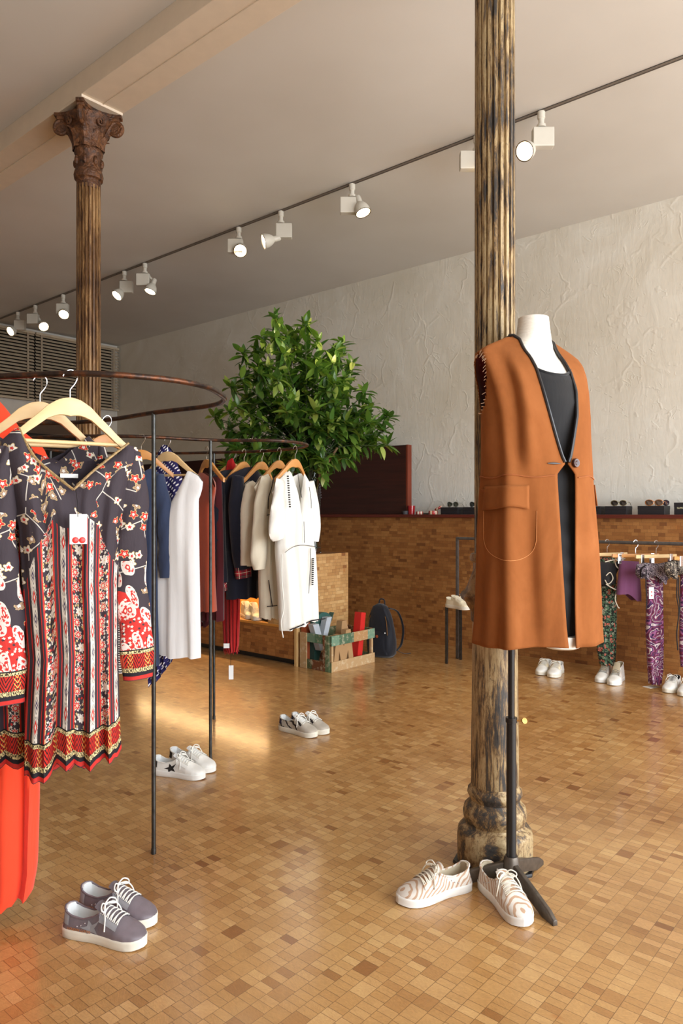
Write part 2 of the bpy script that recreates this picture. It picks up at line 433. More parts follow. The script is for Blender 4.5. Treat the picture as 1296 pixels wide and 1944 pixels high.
# ---------------------------------------------------------------- iron columns
def col_mat(name, gold, iso=False):
    sh = Sh(name, 0.5, 0.15); x, y, z = sh.xyz(); co = sh.coord()
    n1 = sh.noise(sh.vec(x*1.6, y*1.6, z*1.3) if iso else sh.vec(x*6, y*6, z*0.5), 9, 8, 0.8, 0.4)
    n2 = sh.noise(sh.vec(x*1, y*1, z*0.4), 7, 4, 0.65)
    n3 = sh.noise(co, 60, 4, 0.7)
    f = n1*0.72+n2*0.32-0.02
    if gold: st = [(0.36, c(34, 32, 34)), (0.455, c(70, 66, 62)), (0.475, c(104, 80, 54)), (0.50, c(142, 116, 80)), (0.55, c(180, 158, 118)), (0.60, c(142, 120, 88)), (0.625, c(84, 76, 68)), (0.70, c(48, 46, 46))]
    else: st = [(0.30, c(28, 20, 14)), (0.42, c(66, 42, 24)), (0.50, c(112, 78, 44)), (0.57, c(160, 124, 80)), (0.7, c(96, 78, 58))]
    col = sh.ramp(f, st)
    col = sh.mix(((n3-0.58)*8).cl()*0.5, col, c(44, 36, 32))
    sh.color(col); sh.bump(n1+n3*0.3, 0.25 if iso else 0.12, 0.004); return sh.mat
M_col = col_mat('worn_gilt_iron', True); M_col2 = col_mat('worn_brown_iron', False)
def cap_mat():
    sh = Sh('carved_brown', 0.55, 0.1); co = sh.coord(); n = sh.noise(co, 16, 5, 0.65, 1.5)
    sh.color(sh.ramp(n, [(0.3, c(38, 22, 14)), (0.5, c(86, 52, 28)), (0.7, c(124, 80, 46))]))
    sh.bump(sh.noise(co, 24, 3, 0.5, 2.0), 0.8, 0.012); return sh.mat
M_cap = cap_mat()
def flute(k=20, d=0.17):
    def rf(a, z): return 1-d*max(0, math.cos(k*a))**0.7
    return rf
def capital(parent, mat):
    m = MB()
    m.lathe([(0.0695, 3.20), (0.0695, 3.255), (0.082, 3.262), (0.086, 3.285), (0.080, 3.31), (0.074, 3.325), (0.074, 3.40), (0.083, 3.415), (0.083, 3.43), (0.078, 3.44), (0.085, 3.47), (0.093, 3.51), (0.11, 3.56), (0.135, 3.60), (0.14, 3.62), (0.0, 3.62)], 48)
    mk('bell', m, mat, parent, rz=RA)
    a = 0.152; ch = 0.028; poly = []
    for q in range(4):
        R = Matrix.Rotation(q*math.pi/2, 2)
        ps = [(a-ch, a+0.004), (a+0.004, a-ch)]
        # concave side that follows, down the +x face
        for k in range(1, 8):
            t = k/8; yy = (a-ch)*(1-2*t); xx = a-0.052*math.sin(math.pi*t)**0.8
            ps.append((xx, yy))
        poly += [tuple(Matrix.Rotation(-q*math.pi/2, 2) @ Vector(p)) for p in ps]
    m = MB().prism(poly, 3.635, 3.655).prism([(x*0.93, y*0.93) for x, y in poly], 3.615, 3.636)
    mk('abacus', m, mat, parent, rz=RA, smooth=False, bevel=0.003)
    for q in range(4):
        ang = math.pi/4+q*math.pi/2
        m = MB(); d = Vector((math.cos(ang), math.sin(ang), 0)); pth = []; rr = []
        for k in range(40):
            t = k/39; th = math.radians(100)-t*math.radians(620); rad = 0.046*(1-t*0.86)
            cc = d*0.158+Vector((0, 0, 3.572)); pth.append(cc+d*(rad*math.cos(th))+Vector((0, 0, rad*math.sin(th)))); rr.append(0.015*(1-t*0.4))
        m.tube(pth, rr, 8); m.tube([d*0.158+Vector((0, 0, 3.572))-Vector((-d.y, d.x, 0))*0.016, d*0.158+Vector((0, 0, 3.572))+Vector((-d.y, d.x, 0))*0.016], 0.03, 14)
        m.tube(catmull([d*0.07+Vector((0, 0, 3.46)), d*0.10+Vector((0, 0, 3.53)), d*0.15+Vector((0, 0, 3.615))], 6), [0.02]*13, 8)
        mk('volute', m, mat, parent, rz=RA)
    for q in range(8):
        ang = q*math.pi/4; m = MB(); rows = []
        for i in range(9):
            t = i/8; z = 3.435+0.125*t-0.02*max(0, t-0.75)*4; rad = 0.086+0.03*t*t+0.05*max(0, t-0.6)
            w = 0.036*math.sin(math.pi*min(1, 0.25+t*0.72))*(1+0.25*math.cos(i*3.0)); rows.append([])
            for j in range(7):
                s_ = (j-3)/3; aa = ang+s_*w/rad; ro = rad+0.010*(1-s_*s_)-0.004*abs(math.sin(s_*6))
                rows[-1].append((ro*math.cos(aa), ro*math.sin(aa), z))
        m.grid(rows); mk('acanthus_leaf', m, mat, parent, rz=RA)
        if q % 2 == 0:
            pth = []
            for k in range(26):
                t = k/25; th = math.radians(60)-t*math.radians(480); rad = 0.026*(1-t*0.8)
                aa = ang+rad*math.cos(th)/0.13; pth.append((0.128*math.cos(aa), 0.128*math.sin(aa), 3.575+rad*math.sin(th)))
            mk('scroll', MB().tube(pth, 0.007, 7), mat, parent, rz=RA)
        aa = ang; m = MB().ball((0.078*math.cos(aa), 0.078*math.sin(aa), 3.36), 0.014, 8, 6, (1, 1, 2.0)); mk('collar_boss', m, mat, parent, rz=RA)
def iron_column(s, t, label, mat, full):
    r = thing('iron_column', label, 'column', W(s, t, 0), 0, 'fluted iron columns')
    base = [(0.132, 0.0), (0.1335, 0.10), (0.130, 0.124), (0.120, 0.136), (0.106, 0.146), (0.104, 0.152), (0.110, 0.165), (0.1125, 0.185), (0.108, 0.205), (0.092, 0.222), (0.087, 0.230), (0.090, 0.238), (0.097, 0.252), (0.095, 0.266), (0.086, 0.276), (0.0845, 0.285)]
    bs = [(base[i][0]*(1-k/3)+base[i+1][0]*k/3, base[i][1]*(1-k/3)+base[i+1][1]*k/3) for i in range(len(base)-1) for k in range(3)]+[base[-1]]
    mk('base', MB().lathe(bs, 64), M_colb, r)
    mk('base_plate', MB().lathe([(0.0, 0.012), (0.148, 0.012), (0.15, 0.006), (0.15, 0.0)], 8), M_black, r, smooth=False)
    mk('lower_shaft', MB().lathe([(0.0845, 0.285), (0.0835, 0.45), (0.081, 0.65), (0.079, 0.868)], 48, rf=lambda a, z: 1+0.004*math.sin(5*a+z*3)), M_collow, r)
    orn = [(0.079, 0.862), (0.085, 0.868), (0.086, 0.90), (0.092, 0.915), (0.099, 0.925), (0.104, 0.935), (0.118, 0.945), (0.120, 0.957), (0.113, 0.968), (0.102, 0.978), (0.098, 0.99), (0.090, 1.01), (0.080, 1.035), (0.076, 1.055), (0.0765, 1.075), (0.087, 1.082), (0.0885, 1.095), (0.085, 1.106), (0.073, 1.11)]
    mk('ornament', MB().lathe(orn, 72, rf=lambda a, z: 1+(0.045*math.cos(8*a+9*z)*math.sin(60*z) if 0.90 < z < 1.07 else 0)), M_cap if not full else M_col3, r)
    zs = [1.108+k*(3.22-1.108)/24 for k in range(25)]
    mk('shaft', MB().lathe([(0.0722-0.0022*(z-1.1)/2.1, z) for z in zs], 240, rf=flute(20, 0.15)), mat, r)
    capital(r, M_cap)
    mk('abacus_block', MB().box((-0.155, -0.135, 3.655), (0.155, 0.135, 3.67)), M_beam, r, rz=RA, smooth=False)
    return r
M_col3 = col_mat('dark_ornament_iron', False, True); M_colb = col_mat('worn_gilt_base', True, True); M_collow = col_mat('worn_gilt_lower', True)
iron_column(1.275, 2.335, 'worn gilt and black iron column right in front, behind the mannequin', M_col, True)
iron_column(4.015, 2.345, 'brown iron column further back, its carved capital under the beam', M_col2, False)
# ---------------------------------------------------------------- track and lamps
mb = MB().box((-S1+.03, 4.302, 3.784), (2.2, 4.305, 3.799)).box((-S1+.03, 4.315, 3.784), (2.2, 4.318, 3.799)).box((-S1+.03, 4.302, 3.795), (2.2, 4.318, 3.799))
tag(mk('lighting_track', mb, plain('track_grey', c(128, 116, 104), 0.4, 0.2), rz=RA, smooth=False), 'long slim lighting track running along the ceiling', 'track')
M_lampbody = plain('lamp_enamel', c(206, 200, 186), 0.45, var=0.03)
sh = Sh('lamp_lens'); sh.b.inputs['Emission Color'].default_value = (1.0, 0.80, 0.55, 1); sh.b.inputs['Emission Strength'].default_value = 14.0; M_lens = sh.mat
sh = Sh('lamp_rim', 0.3, 0.8); sh.color(c(120, 100, 70)); M_rim = sh.mat
def track_pt(px, z=3.775):
    d = (px-648)/F; Y = 4.31/(0.65*d+0.76); return Vector((d*Y, Y, z))
def track_lamp(px, box_px, lens_px, aim, label, power=1.0, target=None, cone=40):
    p0 = track_pt(px); r = thing('track_lamp', label, 'lamp', p0, 0, 'spot lamps on the ceiling track')
    Y = p0.y
    mk('adapter', MB().lathe([(0.0, 0.012), (0.024, 0.012), (0.024, -0.030), (0.018, -0.034), (0.018, -0.066), (0.028, -0.070), (0.030, -0.088), (0.0, -0.09)], 16), M_lampbody, r)
    bx = P(box_px[0], box_px[1], Y)-p0
    bx.z = -0.155
    m = MB().box((-0.066, -0.03, -0.06), (0.066, 0.03, 0.06), Matrix.Translation(bx) @ Matrix.Rotation(RA+math.radians(40), 4, 'Z'))
    mk('transformer_box', m, M_lampbody, r, smooth=False, bevel=0.006)
    lens = P(lens_px[0], lens_px[1], Y-0.04)-p0
    if target is not None: d = (Vector(target)-(p0+lens)).normalized()
    else: d = Vector(aim).normalized()
    q = Vector((0, 0, 1)).rotation_difference(d); Mh = Matrix.Translation(lens) @ q.to_matrix().to_4x4()
    prof = [(0.0, -0.145), (0.020, -0.143), (0.024, -0.135), (0.025, -0.085), (0.032, -0.078), (0.048, -0.055), (0.057, -0.03), (0.060, -0.004), (0.060, 0.004), (0.056, 0.004), (0.056, -0.012), (0.046, -0.045), (0.0, -0.06)]
    hd = mk('lamp_head', MB().lathe(prof, 28, M=Mh), M_lampbody, r)
    mk('lens', MB().lathe([(0.0, -0.012), (0.03, -0.013), (0.048, -0.016)], 24, M=Mh), M_lens, r)
    mk('rim', MB().lathe([(0.0555, 0.003), (0.0605, 0.003), (0.0615, 0.0075), (0.056, 0.0075)], 28, M=Mh), M_rim, r)
    back = Mh @ Vector((0, 0, -0.125))
    mk('arm', MB().tube([Vector((bx.x*0.3, bx.y*0.3, -0.10)), Vector((back.x*0.6+bx.x*0.2, back.y*0.6, -0.13)), back], 0.011, 8), M_lampbody, r)
    sp = bpy.data.lights.new('spot_light', 'SPOT'); sp.energy = LAMP_W*power; sp.color = (1.0, 0.78, 0.50); sp.spot_size = math.radians(cone); sp.spot_blend = 0.8; sp.shadow_soft_size = 0.04
    so = bpy.data.objects.new('spot_light', sp); COL.objects.link(so); so.parent = r
    so.location = lens+d*0.02; so.rotation_euler = d.to_track_quat('-Z', 'Y').to_euler()
    return r
track_lamp(1027, (1030, 253), (996, 287), (-.60, -.62, -.50), 'glowing white spot lamp right of the front column, largest on the track')
track_lamp(905, (891, 290), (925, 326), None, 'white spot lamp mostly hidden behind the front iron column', 7.0, Vector((-0.3, 6.2, 2.75)))
track_lamp(668, (662, 381), (689, 403), (.30, -.22, -.93), 'white spot lamp facing down, next left of the front column', 3.0)
track_lamp(533, (539, 430), (501, 458), (-.9, -.25, -.3), 'white spot lamp turned sideways to the left, above the plant')
track_lamp(453, (447, 458), (456, 476), (.12, -.72, -.68), 'bright white spot lamp facing the viewer, left of the sideways one', 0.5)
track_lamp(275, (272, 522), (285, 553), (-.25, -.25, -.9), 'white spot lamp pointing down, first right of the rear column')
track_lamp(236, (240, 538), (222, 561), (-.45, -.5, -.75), 'white spot lamp aimed down left, close beside the rear column')
track_lamp(120, (119, 585), (121, 597), (.05, -.72, -.69), 'white spot lamp facing the viewer, first left of the rear column', 0.35)
track_lamp(67, (63, 600), (83, 620), None, 'white spot lamp turned right, second left of the rear column', 4.2, G(430, 1325), 22)
track_lamp(34, (38, 613), (20, 629), (-.4, -.75, -.5), 'white spot lamp nearest the left edge above the blinds', 0.35)
# ---------------------------------------------------------------- hanging rails
RZ = 1.621
def rail(name, label, pts, legs, r=0.0085):
    ctr = sum((Vector(p) for p in pts), Vector((0, 0)))/len(pts)
    rt = thing(name, label, 'clothes rack', (ctr.x, ctr.y, 0), 0, 'round clothes rails')
    cv = catmull([Vector((p[0]-ctr.x, p[1]-ctr.y, RZ)) for p in pts], 14, True)
    mk('rail', MB().tube(cv, r, 10, closed=True), M_rail, rt)
    for lx, ly in legs:
        a = Vector((lx-ctr.x, ly-ctr.y, 0))
        mk('leg', MB().tube([a, a+Vector((0, 0, 0.02)), a+Vector((0, 0, 0.021)), a+Vector((0, 0, RZ))], [0.0095, 0.0095, 0.008, 0.008], 10), M_steel2, rt)
    return rt
M_steel2 = plain('oiled_steel', c(74, 74, 72), 0.34, 0.8, var=0.3, scale=40)
R1 = [(-0.926, 1.965), (-0.677, 1.927), (-0.496, 1.998), (-0.404, 2.11), (-0.378, 2.24), (-0.384, 2.375), (-0.46, 2.51), (-0.68, 2.665), (-0.963, 2.90), (-1.25, 2.98), (-1.50, 2.80), (-1.55, 2.45), (-1.35, 2.15), (-1.14, 2.02)]
R2 = [(-0.976, 3.50), (-0.66, 3.665), (-0.342, 3.69), (-0.23, 3.80), (-0.185, 3.94), (-0.234, 4.09), (-0.36, 4.24), (-0.52, 4.34), (-0.78, 4.42), (-1.26, 4.49), (-1.62, 4.35), (-1.78, 4.0), (-1.65, 3.65), (-1.35, 3.50)]
rail('clothes_rail', 'round steel clothes rail in front, carrying the patterned tunics', R1, [(-0.69, 2.672), (-1.50, 2.80), (-1.2, 2.045)])
rail('clothes_rail', 'further round steel clothes rail, carrying the white and navy clothes', R2, [(-0.66, 3.665), (-0.775, 4.42), (-1.70, 4.25)])
# hangers
M_hang = wood('pale_hanger_wood', c(214, 176, 122), c(232, 200, 148), 0.4, 'x', 4, 8)
M_hang2 = wood('orange_hanger_wood', c(186, 122, 58), c(206, 146, 80), 0.35, 'x', 4, 8)
def hanger_parts(mat, bar=True, half=0.165, drop=0.115):
    n = 18; top = []; bot = []
    for i in range(n+1):
        x = half*i/n; t = i/n
        zt = -interp([0, 0.015, 0.03, 0.055, 0.08, 0.10, 0.125, 0.145, 0.2], [0, 0.002, 0.007, 0.023, 0.048, 0.066, 0.090, 0.107, 0.150], x)
        hgt = 0.038-0.014*math.sin(math.pi*t*0.5)
        top.append((x, zt)); bot.append((x, zt-hgt-(0.012*(1-t)**3 if t < 1 else 0)))
    outline = [(-x, z) for x, z in top[::-1]]+top[1:]; lower = [(x, z) for x, z in bot[::-1]]+[(-x, z) for x, z in bot[1:]]
    allp = outline+lower
    m = MB(); N_ = len(outline); rows = []
    yb = lambda x: 0.025*(abs(x)/half)**1.6
    # front/back strips between upper and lower outline
    up = outline; lo = [(-x, z) for x, z in bot[::-1]]+bot[1:]
    th = 0.007
    rows = [[(x, yb(x)-th, z) for x, z in up], [(x, yb(x)-th, z) for x, z in lo], [(x, yb(x)+th, z) for x, z in lo], [(x, yb(x)+th, z) for x, z in up]]
    m.grid(rows, cu=True)
    k = len(up); m.f.append((0, k, 2*k, 3*k)); m.mi.append(0); m.f.append((k-1, 4*k-1, 3*k-1, 2*k-1)); m.mi.append(0)
    out = [('shoulder_bar', m, mat, 0.002)]
    hk = [(0, 0, -0.01), (0, 0, 0.012), (0.001, 0, 0.022), (0.011, 0, 0.036), (0.0175, 0, 0.050), (0.0165, 0, 0.063), (0.008, 0, 0.0725), (-0.003, 0, 0.0725), (-0.013, 0, 0.064), (-0.018, 0, 0.055)]
    out.append(('hook', MB().tube(catmull(hk, 5), 0.0017, 7), M_chrome, 0))
    if bar: out.append(('trouser_bar', MB().tube([(-0.13, 0.018, -0.118), (0.13, 0.018, -0.118)], 0.0055, 10), mat, 0))
    return out
def make_hanger(name, label, mat, bar=True, **kw):
    r = thing(name, label, 'hanger', (0, 0, 0), 0)
    for nm, mb_, mt, bv in hanger_parts(mat, bar, **kw): mk(nm, mb_, mt, r, bevel=bv)
    return r
protoA = make_hanger('clothes_hanger', 'x', M_hang); protoB = make_hanger('clothes_hanger', 'x', M_hang2, False, half=0.15)
usedH = set()
def hang(proto, px, Y, psi, label, group=None, z=RZ, tilt=0.0):
    loc = ((px-648)*Y/F, Y, z-0.063)
    if proto.name not in usedH:
        usedH.add(proto.name); h = proto; h.location = loc; h.rotation_euler = (0, tilt, math.radians(psi)); h['label'] = label
        if group: h['group'] = group
        return h
    h = copy_tree(proto, loc, 0, label, group); h.rotation_euler = (0, tilt, math.radians(psi)); return h
# ---------------------------------------------------------------- garments
class Plane:
    """the upright plane a garment hangs in; turns photo columns and rows into metres along it"""
    def __init__(s, px, Y, psi):
        s.x0 = (px-648)*Y/F; s.y0 = Y; s.a = math.radians(psi)
    def L(s, px, py):
        d = (px-648)/F; x = (d*s.y0-s.x0)/(math.cos(s.a)-d*math.sin(s.a)); Y = s.y0+x*math.sin(s.a)
        return x, CH-(py-HZ)*Y/F
def body_mesh(pl, sides, top, neck_f, neck_b=None, b=0.045, n=34, rows=40, folds=(5, 0.012), hem=None, thin=0.35, seed=0, yoff=0.0, hemback=0.0, gather=0.0):
    """sides: [(py, xl, xr)] hem to shoulder; top: outline px points left to right; neck_f / neck_b: px points of the neckline"""
    rnd = random.Random(seed)
    Lp = sorted([pl.L(xl, py)[::-1] for py, xl, xr in sides]); Rp = sorted([pl.L(xr, py)[::-1] for py, xl, xr in sides])
    xl = lambda z: interp([p[0] for p in Lp], [p[1] for p in Lp], z); xr = lambda z: interp([p[0] for p in Rp], [p[1] for p in Rp], z)
    TP = [pl.L(*p) for p in top]
    def curve(extra):
        NP = [pl.L(*p) for p in extra] if extra else None
        def f(x):
            zt = interp([p[0] for p in TP], [p[1] for p in TP], x)
            if NP and NP[0][0] <= x <= NP[-1][0]: return min(zt, interp([p[0] for p in NP], [p[1] for p in NP], x))
            return zt
        return f, NP
    ff, NF = curve(neck_f); fb, NB = curve(neck_b if neck_b else neck_f)
    hp = sides[0]; hl = pl.L(hp[1], hp[0]); hr = pl.L(hp[2], hp[0]); HM = [pl.L(*p) for p in hem] if hem else None
    def hz(x):
        if HM: return interp([p[0] for p in HM], [p[1] for p in HM], x)
        return hl[1]+(hr[1]-hl[1])*(x-hl[0])/(hr[0]-hl[0])
    cols = []
    qs = [-math.cos(math.pi*i/n) for i in range(n+1)]
    for q in qs: cols.append((q, -1))
    for q in qs[::-1][1:-1]: cols.append((q, 1))
    k1, amp = folds; ph = [rnd.uniform(0, 6.28) for _ in range(6)]
    zt_max = max(p[1] for p in TP); M_ = []; UVs = []
    xr_top, xl_top = xr(zt_max), xl(zt_max)
    for r in range(rows+1):
        v = r/rows; row = []; uvr = []
        for q, sd in cols:
            f = ff if sd < 0 else fb; NPt = NF if sd < 0 else NB
            xt = (xl_top+xr_top)/2+q*(xr_top-xl_top)/2
            # top height of the column, iterated because the outline narrows
            zt = f(xt)
            xh = (xl(hl[1])+xr(hl[1]))/2+q*(xr(hl[1])-xl(hl[1]))/2
            zh = hz(xh)+(hemback if sd > 0 else 0)
            z = zh+(zt-zh)*v; hx = (xr(z)-xl(z))/2; x = (xl(z)+xr(z))/2+q*hx
            if v > 0.9: x = x*(1-(v-0.9)*10)+(x*0.0+xt)*((v-0.9)*10)
            de = max(0, 1-abs(q)**2.6)**0.5
            innk = NPt and NPt[0][0] < xt < NPt[-1][0]
            tp = max(0.0, 1-v**9)**0.5
            tp = thin+(1-thin)*tp if innk else 0.22+0.78*tp
            wv = (1-v)**0.8
            A = amp*(0.2+wv*1.1)+gather*math.exp(-((v-0.75)/0.12)**2)
            fold = A*(math.sin(k1*math.pi*q+ph[0]+0.4*math.sin(z*5+ph[1]))+0.5*math.sin(k1*2.3*math.pi*q+ph[2]+z*2)+0.25*math.sin(k1*5.1*q+ph[4]+6*z))
            fold += 0.003*math.sin(9*z+4*q+ph[3])
            y = sd*b*de*tp+fold*(0.9 if sd < 0 else 0.7)*min(1, de*1.5)*(0.25+0.75*tp)+yoff
            x += 0.25*fold*wv
            z2 = z+0.35*fold*wv*max(0, 1-v*6)
            row.append((x, y, z2)); uvr.append((q*(xr_top-xl_top)/2*(1 if sd < 0 else -1), z-zh))
        M_.append(row); UVs.append(uvr)
    return MB().grid(M_, cv=True, uv=UVs)
def sleeve_mesh(pl, pts, depth=0.5, yoff=0.0, n=16, seed=0, wr=0.006, open_end=True):
    """pts: [(px, py, half width px)] shoulder to cuff"""
    rnd = random.Random(seed); cs = []
    for px, py, w in pts:
        x, z = pl.L(px, py); x2, _ = pl.L(px+w, py); cs.append((x, z, abs(x2-x)))
    cv = catmull([Vector(q) for q in cs], 6); rows = []; uvs = []; L = 0; N_ = len(cv)
    tot = sum((cv[i+1]-cv[i]).xy.length for i in range(N_-1)); p0 = rnd.uniform(0, 6)
    for i, p in enumerate(cv):
        t = (cv[min(i+1, N_-1)]-cv[max(i-1, 0)]).xy; t = t.normalized() if t.length > 0 else Vector((0, -1)); nn = Vector((-t.y, t.x))
        if i: L += (cv[i]-cv[i-1]).xy.length
        row = []; ur = []
        for k in range(n):
            a = 2*math.pi*k/n; w = p.z*(1+0.05*math.sin(4*a+p0)); d = p.z*depth
            o_ = wr*math.sin(3*a+L*45+p0)*0.6
            row.append((p.x+nn.x*w*math.cos(a)+o_, yoff+d*math.sin(a)+o_, p.y+nn.y*w*math.cos(a))); ur.append((w*math.cos(a)*(1 if math.sin(a) <= 0 else -1)+0.3, tot-L))
        rows.append(row); uvs.append(ur)
    m = MB(); m.grid([[(p.x+(q[0]-p.x)*0.3, yoff+(q[1]-yoff)*0.3, p.y+(q[2]-p.y)*0.3+0.004) for q in rows[0]] for p in (cv[0],)]+rows, cv=True, uv=[uvs[0]]+uvs)
    return m
def garment(name, label, cat, pl, mat, bodykw, sleeves=(), smat=None, group=None, extras=(), dx=0, dy=0):
    r = thing(name, label, cat, (pl.x0+dx, pl.y0+dy, 0), pl.a, group)
    mk('body', body_mesh(pl, **bodykw), mat, r, sharp=80)
    for i, sv in enumerate(sleeves):
        kw = dict(sv); pts = kw.pop('pts'); mk('sleeve', sleeve_mesh(pl, pts, seed=i+3, **kw), smat or mat, r, sharp=80)
    return r
def strip(pl, pts, w, y, n=4):      # a narrow trim following photo points in a garment's plane
    m = MB(); p = [Vector((pl.L(*q)[0], y, pl.L(*q)[1])) for q in pts]
    return m.tube(catmull(p, n), w, 6, flat=1.0)
# --- printed tunic cloth
RED, DK, WH, TAN, GLD = c(190, 48, 42), c(58, 50, 56), c(214, 206, 194), c(150, 122, 100), c(196, 172, 120)
def flower(sh, x, y, sc, pet=5, r0=0.30, rnd=0.8, keep=1.0):
    n = sh.vor(sh.vec(x, y, 0), sc, rand=rnd, out='all', dim='2D')
    pos = N(sh, n.outputs['Position']); sp = sh.nt.nodes.new('ShaderNodeSeparateXYZ'); sh.put(sp.inputs[0], pos)
    dx = (x-N(sh, sp.outputs[0]))*sc; dy = (y-N(sh, sp.outputs[1]))*sc
    d = (dx*dx+dy*dy).pw(0.5); sc3 = sh.nt.nodes.new('ShaderNodeSeparateColor'); sh.put(sc3.inputs[0], N(sh, n.outputs['Color']))
    ra = N(sh, sc3.outputs[0]); rb = N(sh, sc3.outputs[1])
    an = sh.m('ARCTAN2', dy, dx); rr = r0*(0.78+0.22*((an*pet+ra*6).sin()))
    on = (rb < keep)
    return (d < rr)*on, (d < rr+0.07)*on, (d < rr*0.42)*on, (d < rr*0.2)*on, ra
def tunic_mat(kind):
    sh = Sh('printed_tunic_'+kind, 0.75, spec=0.25); u, v, _ = sh.xyz('UV')
    base = DK; tw = sh.noise(sh.vec(u, v, 0), 30, 2)
    uu = u+(tw-0.5)*0.003; vv = v+(tw-0.5)*0.004
    # sprigs of blossom on the plain dark ground
    p1, o1, c1, e1, ra1 = flower(sh, u, v, 38, 5, 0.46, 0.8, 0.55)
    big = sh.noise(sh.vec(u, v, 0), 13, 1) > 0.455
    sprig = sh.mix((sh.vor(sh.vec(u, v, 0.3), 9, 'DISTANCE_TO_EDGE', dim='2D') < 0.012)*0.8, base, WH)
    sprig = sh.mix(big, base, sprig)
    sprig = sh.mix(o1*big, sprig, GLD); sprig = sh.mix(p1*big, sprig, sh.ramp(ra1, [(0, WH), (0.4, RED), (0.72, TAN)], 'CONSTANT'))
    sprig = sh.mix(c1*big, sprig, sh.ramp(ra1, [(0, RED), (0.4, WH), (0.72, WH)], 'CONSTANT'))
    # dense flowers
    p2, o2, c2, e2, ra2 = flower(sh, u, v, 32, 8, 0.38, 0.5, 0.85)
    p3, o3, c3, e3, ra3 = flower(sh, u+0.01, v, 95, 5, 0.40, 1.0, 0.8)
    den = sh.mix(p3, DK, sh.ramp(ra3, [(0, WH), (0.45, RED), (0.65, GLD)], 'CONSTANT'))
    den = sh.mix(o2, den, WH); den = sh.mix(p2, den, sh.ramp(ra2, [(0, RED), (0.6, c(190, 90, 70)), (0.8, WH)], 'CONSTANT')); den = sh.mix(c2, den, WH); den = sh.mix(e2, den, GLD)
    # red paisley cloth of the cuffs
    p4, o4, c4, e4, ra4 = flower(sh, u, v*0.6+u*0.35, 25, 2, 0.42, 0.8, 0.8)
    pai = sh.mix(p3, RED, sh.ramp(ra3, [(0, WH), (0.6, RED), (0.8, DK)], 'CONSTANT')); pai = sh.mix(o4, pai, WH); pai = sh.mix(p4, pai, sh.mix(p3, c(214, 198, 190), RED)); pai = sh.mix(c4, pai, RED); pai = sh.mix(e4, pai, WH)
    # hem band of red lattice between speckled gold lines
    def bandcol(col, h, w):
        k = (h/w)
        za = ((u/0.05).fr()-0.5).ab()*2; lat = (((k*2.2+za*1.2)*3).fr() < 0.38)
        lat2 = (((k*2.2-za*1.2)*3).fr() < 0.3)
        bc = sh.mix(lat, c(186, 40, 30), c(36, 26, 28)); bc = sh.mix(lat2*(za < 0.3), bc, c(214, 170, 90))
        spk = sh.noise(sh.vec(u*3, v, 0), 160, 1) > 0.5
        gl = sh.mix(spk, c(60, 48, 36), c(222, 204, 150))
        bc = sh.mix((k < 0.40), bc, gl); bc = sh.mix((k < 0.26), bc, c(34, 30, 36)); bc = sh.mix(k < 0.14, bc, RED); bc = sh.mix(k < 0.02, bc, DK)
        bc = sh.mix(k > 0.86, bc, gl); bc = sh.mix(k > 0.96, bc, c(24, 22, 26))
        return sh.mix((h < w), col, bc)
    if kind == 'body':
        fan = 1.0
        Pd = 0.100; t = (uu/Pd+0.5).fr(); mir = t
        col = den
        pass
        a = ((mir-0.095)/0.085).ab(); cc = ((vv/0.055).fr()*2-1).ab(); dm = a+cc
        az = sh.mix((dm < 1.05)*(dm > 0.92), WH, DK); az = sh.mix(dm < 0.72, az, RED); az = sh.mix(dm < 0.30, az, WH); az = sh.mix(((dm-1.45).ab() < 0.05), az, DK)
        alt = ((vv/0.055).fl().mod(2.0) > 0.5); az2 = sh.mix(dm < 0.5, WH, c(60, 52, 84)); az2 = sh.mix((dm-0.8).ab() < 0.07, az2, DK); az2 = sh.mix(dm < 0.2, az2, WH)
        az = sh.mix(alt, az, az2)
        col = sh.mix(mir.band(0.0, 0.19), col, az)
        for a_, b_, q_ in ((0.165, 0.26, DK), (0.26, 0.29, RED), (0.29, 0.36, DK), (0.36, 0.41, RED), (0.75, 0.80, RED), (0.80, 0.90, DK), (0.90, 0.93, RED), (0.93, 1.0, DK)):
            col = sh.mix(mir.band(a_, b_), col, q_)
        dots = ((vv*260).sin() > 0)
        for q_ in (0.42, 0.74): col = sh.mix(((mir-q_).ab() < 0.012)*dots, col, GLD)
        col = bandcol(col, v, 0.098)
        yk = 0.635+0.02*(u*40).sin()-((u.ab()-0.085).mx(0.0))*1.6
        col = sh.mix(v > yk, col, sprig)
    else:
        sw = 0.20+0.05*(u*30).sin()
        col = sh.mix(v < 0.33, sprig, sh.mix(o4, sprig, pai)); col = sh.mix(v < sw, col, pai); col = bandcol(col, v, 0.085)
    sh.color(col); sh.bump(sh.noise(sh.vec(u*2.5, v*0.7, 0), 30, 3)*0.7+sh.noise(sh.vec(u, v, 0), 500, 1)*0.05, 0.25, 0.01)
    return sh.mat
M_tun = tunic_mat('body'); M_tsl = tunic_mat('sleeve')
pl = Plane(133, 1.93, 32)
pT = pl
